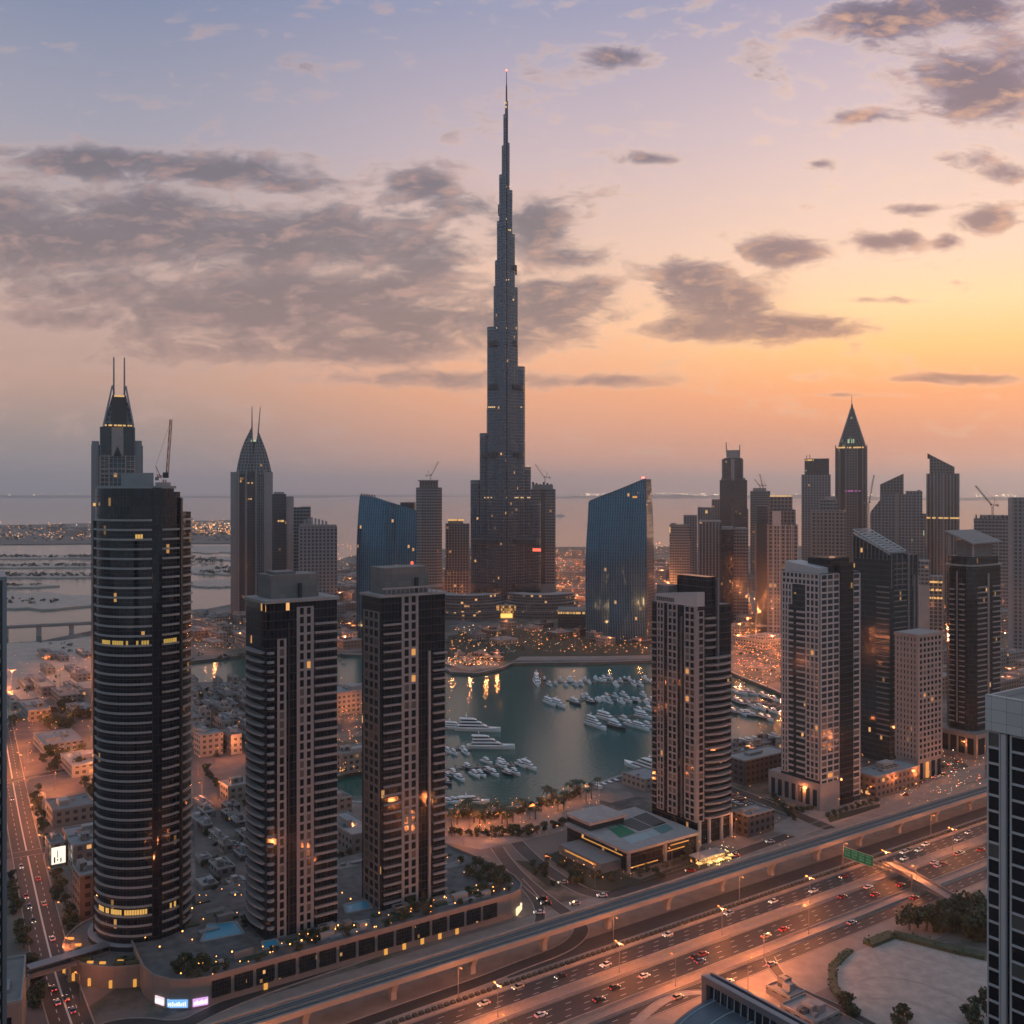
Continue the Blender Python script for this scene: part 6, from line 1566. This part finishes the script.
for i, (x, y) in enumerate([(26, 898), (29, 908), (33, 922), (53, 990), (57, 1004), (21, 868), (44, 905), (52, 940), (66, 1000), (72, 1012), (38, 880), (12, 800)]):
    up = x > 20+(y-830)*.155+8; dv = Vector(G(x-4.6, y-10))-Vector(G(x, y)); an = math.atan2(dv.y, dv.x); car((*G(x, y), .14), an if up else an+math.pi, rr.choice(cols), 'on the boulevard at far left')
for i in range(10): car((*G(213+i*3.2, 838+i*.9+(i % 2)*6), .1), YAW+R(20), rr.choice(cols), 'parked in the court right of the round tower', False)
for i in range(12): car((*G(733+(i % 6)*4.5, 797+(i % 6)*2.2+(i//6)*5), .1), YAW+R(90), rr.choice(cols), 'parked between the basin tower and the white tower', False)
for i in range(14): car((*G(915+(i % 7)*7, 786-(i % 7)*2.6-(i//7)*8), .3), YAW, rr.choice(cols), 'waiting on the forecourt of the pink block', i % 3 == 0)
for i, (x, y) in enumerate([(542, 900), (546, 905), (539, 914), (575, 905), (563, 884), (602, 897), (690, 872), (770, 843), (905, 796), (735, 857)]): car((*G(x, y), .25), YAW+R(150), rr.choice(cols), 'on the side roads behind the viaduct')
flush_cars()

# ------------------------------------------------------------------ boats
M_hullb = mat('hull_navy', (.03, .04, .06), .3); M_bglass = mat('boat_glass', (.015, .018, .022), .1)
def hull(L, B, hgt, m, name='hull'):
    mb = MB(); st = [(-.5, .82, .0), (-.3, 1, 0), (.1, 1, .05), (.32, .72, .18), (.45, .32, .32), (.5, .03, .42)]; rings = []
    for f, b, sh in st:
        x = L*f; hw = B/2*b; top = hgt*(1+sh); rings.append([(x, -hw*.55, -.6), (x, hw*.55, -.6), (x, hw, top), (x, -hw, top)])
    mb.loft([[r[0], r[1], r[2], r[3]] for r in rings]); return mb.mesh(name, m)
def deck(L, x0, x1, B, z0, z1, m, name, rake=.12, nar=.82):
    mb = MB(); a, b = x0*L, x1*L; w0, w1 = B/2, B/2*nar; d = (b-a)*rake
    mb.loft([[(a, -w0, z0), (b, -w0*.75, z0), (b, w0*.75, z0), (a, w0, z0)], [(a+d*.2, -w1, z1), (b-d, -w1*.75, z1), (b-d, w1*.75, z1), (a+d*.2, w1, z1)]]); return mb.mesh(name, m)
def yacht_set(L, B, decks, hm=None):
    k = B/6; o = [('hull', hull(L, B, 1.9*k, hm or M_hull))]; z = 1.9*k; x0, x1 = -.42, .26
    o.append(('foredeck', deck(L, -.49, .36, B*.8, z-.1, z+.12, M_deckw, 'foredeck', .05, .9)))
    for i in range(decks):
        o.append(('deckhouse', deck(L, x0, x1, B*(.86-.14*i), z, z+1.75*k, M_hull, 'deckhouse', .16)))
        o.append(('window_band', deck(L, x0+.01, x1-.012, B*(.875-.14*i), z+.6*k, z+1.3*k, M_bglass, 'window_band', .12, .93)))
        z += 1.75*k; x0 += .02; x1 -= .13
    o.append(('sun_deck', deck(L, x0-.05, x1+.03, B*.56, z, z+.25, M_hull, 'sun_deck', .05, .95)))
    mb = MB(); xm = (x0+x1)/2*L; mb.tube((xm, 0, z), (xm-.6, 0, z+3.4*k), .16*k, .07*k, 5); mb.box(xm-.9, xm-.1, -1.1*k, 1.1*k, z+1.7*k, z+1.95*k); o.append(('mast', mb.mesh('mast', M_hull)))
    return o
def small_set(L, B, hm=None):
    o = [('hull', hull(L, B, 1.1, hm or M_hull)), ('cockpit', deck(L, -.46, .30, B*.78, 1.02, 1.2, M_deckw, 'cockpit', .05, .9)), ('cabin', deck(L, -.18, .26, B*.7, 1.1, 2.3, M_hull, 'cabin', .35)), ('windscreen', deck(L, -.16, .235, B*.72, 1.55, 2.1, M_bglass, 'windscreen', .3, .88)), ('hard_top', deck(L, -.28, .08, B*.66, 2.9, 3.05, M_hull, 'hard_top', .02, .95))]
    mb = MB(); mb.tube((-.1*L, 0, 2.2), (-.12*L, 0, 5), .06, .03, 4); o.append(('mast', mb.mesh('mast', M_hull))); return o
YS = {'large': yacht_set(33, 7.2, 3), 'mid': yacht_set(22, 5.6, 2), 'dark': yacht_set(24, 5.8, 2, M_hullb), 'small': small_set(11, 3.5), 'tiny': small_set(8.5, 2.9), 'navy': small_set(11, 3.4, M_hullb)}
BOATS = {}
def boat(px, py, kind, heading, where, sc=1): BOATS.setdefault((where, kind), []).append((px, py, heading, sc))
def flush_boats():
    nm = dict(large='large white three decked motor yacht', mid='white two decked motor yacht', dark='navy hulled motor yacht', small='white cabin cruiser', tiny='small white motor boat', navy='navy hulled cabin cruiser')
    for (where, kind), L in BOATS.items():
        L.sort()
        for i, (px, py, hd, sc) in enumerate(L):
            x, y = G(px, py, -2.5); t = thing('motor_yacht' if kind in ('large', 'mid', 'dark') else 'motor_boat', f'{nm[kind]} {where}'+(f', {nth(i+1)} from the left' if len(L) > 1 else ''), 'yacht' if kind in ('large', 'mid', 'dark') else 'boat', (x, y, -2.3), hd, 'boats '+where); t.scale = (sc, sc, sc)
            for n_, me in YS[kind]: link(n_, me, t)
def vdir(p, q): a, b = G(*p), G(*q); return math.atan2(b[1]-a[1], b[0]-a[0])
W1 = 'pointing out from the left quay'
boat(478, 731, 'large', R(-8), W1, 1.08); boat(491, 748.5, 'large', R(-4), W1, 1.05)
boat(455, 729, 'mid', R(-20), 'tucked against the third residential tower')
boat(537, 684, 'large', vdir((536, 680), (541, 692)), 'moored alone, bow to the camera', 1.0)
W2 = 'in the row on the left pontoon'
for x, y in [(448, 752), (454, 754), (464, 751), (466, 754)]: boat(x, y, 'small', R(-62), W2, 1.0)
W3 = 'on the long lower left pontoon'
for i, (x, y) in enumerate([(447, 777), (454, 775), (460, 780), (468, 769), (475, 776), (481, 776), (489, 773), (494, 775), (502, 767), (508, 775), (515, 774), (521, 766), (447, 784)]): boat(x, y, 'small' if i % 3 else 'navy', R(-58), W3, 1.15)
boat(529, 768, 'mid', R(-58), 'at the right end of the lower left pontoon', .85); boat(503, 764, 'mid', R(-50), 'upper middle of the lower left pontoon', .6); boat(487, 763, 'small', R(-50), 'just above the lower left pontoon', 1.1)
W4 = 'along the palm promenade at lower left'
for i, (x, y) in enumerate([(449, 803), (455, 802), (461, 802), (467, 803), (473, 804)]): boat(x, y, 'small' if i < 4 else 'mid', R(-30+10*i), W4, .9)
W5 = 'on the upper pontoon'
rr = random.Random(4)
for i in range(22): boat(545+i*5.0+rr.uniform(-1.2, 1.2), 682.5+rr.uniform(-3.5, 3.5), rr.choice(['small', 'small', 'tiny', 'navy', 'small']), R(rr.choice([-75, 100])+rr.uniform(-12, 12)), W5, rr.uniform(1.0, 1.5))
W6 = 'on the middle pontoon'
boat(550, 704, 'mid', R(-65), W6, .95); boat(559, 706, 'mid', R(-62), W6, 1.0); boat(576, 704, 'dark', R(-65), W6, .8)
for i in range(16): boat(583+i*4.6+rr.uniform(-1.2, 1.2), 700+rr.uniform(-4.5, 4), rr.choice(['small', 'small', 'navy', 'tiny']), R(rr.choice([-70, 105])+rr.uniform(-15, 15)), W6, rr.uniform(1.0, 1.5))
W7 = 'on the lower right pontoon'
boat(596, 727, 'large', R(-60), W7, .85); boat(607, 720, 'mid', R(-55), W7, 1.15); boat(617, 728, 'dark', R(-60), W7, .95); boat(641, 729, 'mid', R(-55), W7, .9); boat(644, 718, 'mid', R(-50), W7, .9)
for x, y in [(625, 721), (630, 726), (648, 727), (650, 711), (640, 712)]: boat(x, y, 'small', R(-60), W7, 1.3)
boat(641, 770, 'large', R(125), 'moored with its bow up left beside the basin tower', 1.0)
boat(594, 790, 'mid', R(120), 'by the pink pavilion at the promenade end', .8)
for x, y in [(603, 788), (609, 786), (615, 784)]: boat(x, y, 'small', R(120), 'by the pink pavilion', 1.0)
W8 = 'beyond the basin tower'
for i in range(20): boat(735+(i % 7)*6.6+rr.uniform(-1.5, 1.5), 692+(i//7)*10+(i % 7)*1.5+rr.uniform(-2, 2), rr.choice(['small', 'tiny', 'navy']), R(rr.uniform(-80, -40)), W8, rr.uniform(1.0, 1.4))
for i in range(7): boat(736+i*6.5, 744-i*1.1, 'small', R(-40), 'along the near quay right of the basin tower', 1.0)
flush_boats()
def pontoon(label, p, q, fingers=0, side=-1):
    a = Vector((*G(*p, -1.8), 0)); b = Vector((*G(*q, -1.8), 0)); d = b-a; t = thing('pontoon', label, 'pontoon', (a.x, a.y, 0), math.atan2(d.y, d.x)); L = d.length
    mb = MB(); mb.box(0, L, -1.3, 1.3, -2.7, -1.7); mb.build('walkway', M_wood, t)
    for i in range(fingers):
        x = L*(i+.5)/fingers
        for sd in (-1, 1): 
            mb = MB(); mb.box(x-.4, x+.4, min(0, sd*9), max(0, sd*9), -2.7, -1.75); mb.build('finger', M_wood, t)
pontoon('floating walkway of the upper row of boats', (543, 682), (655, 682), 12)
pontoon('floating walkway of the middle row of boats', (566, 700), (655, 700), 9)
pontoon('floating walkway of the lower right row of boats', (604, 716), (655, 716), 4)
pontoon('floating walkway of the left row below the two large yachts', (440, 748), (472, 749), 3)
pontoon('floating walkway of the long lower left row of boats', (440, 769), (530, 764), 8)
pontoon('floating walkway in the right arm of the basin', (732, 698), (785, 706), 6)
pontoon('floating walkway along the promenade at lower left', (440, 800), (476, 802), 3)

# small ship out at sea
x, y, z = AT(560, 516, H*F/(516-HY)); t = thing('cargo_ship', 'small grey ship on the open sea right of the tallest tower', 'ship', (x, y, -2.3), R(0)); t.scale = (8, 8, 8)
for n_, me in YS['tiny']: link(n_, me, t)

# lit cafe under the basin tower
def cafe():
    p = G(712, 862); t = thing('cafe_pavilion', 'glowing yellow cafe pavilion under the basin tower beside the viaduct', 'pavilion', (*p, 0), YAW)
    mb = MB(); mb.box(-9, 9, 0, 6, 0, 3.2); mb.build('wall', facade('cafe_glass', (.12, .08, .05), (.10, .06, .02), 1.2, 1.5, .16, .2, .5, st=1.4), t)
    mb = MB(); mb.box(-9.6, 9.6, -.8, 6.4, 3.2, 3.6); mb.build('roof', M_conc2, t)
    for x, y in ((-6, -4), (-2, -5), (2, -4.4), (6, -5), (10, -3), (12, 2), (-11, -2)):
        mb = MB(); mb.tube((x, y, 0), (x, y, 2.6), .06, n=5); mb.lathe([(1.7, 2.3), (.1, 3.0)], 8, 0, x, y); mb.build('parasol', glow('lit_parasol', (1, .66, .22), .7), t)
    o = bpy.data.objects.new('lamp_light', plight(2500, (1, .62, .2), .6, 0)); COL.objects.link(o); o.parent = t; o.location = (0, -4, 3.4)
cafe()
names = {}
for o in bpy.data.objects:
    if o.get('label'): names.setdefault(o['label'], []).append(o.name)
for k, v_ in names.items():
    if len(v_) > 1: print('DUPLABEL', k, v_)
    n_ = len(k.split())
    if n_ > 16 or n_ < 4: print('LABELLEN', n_, k)
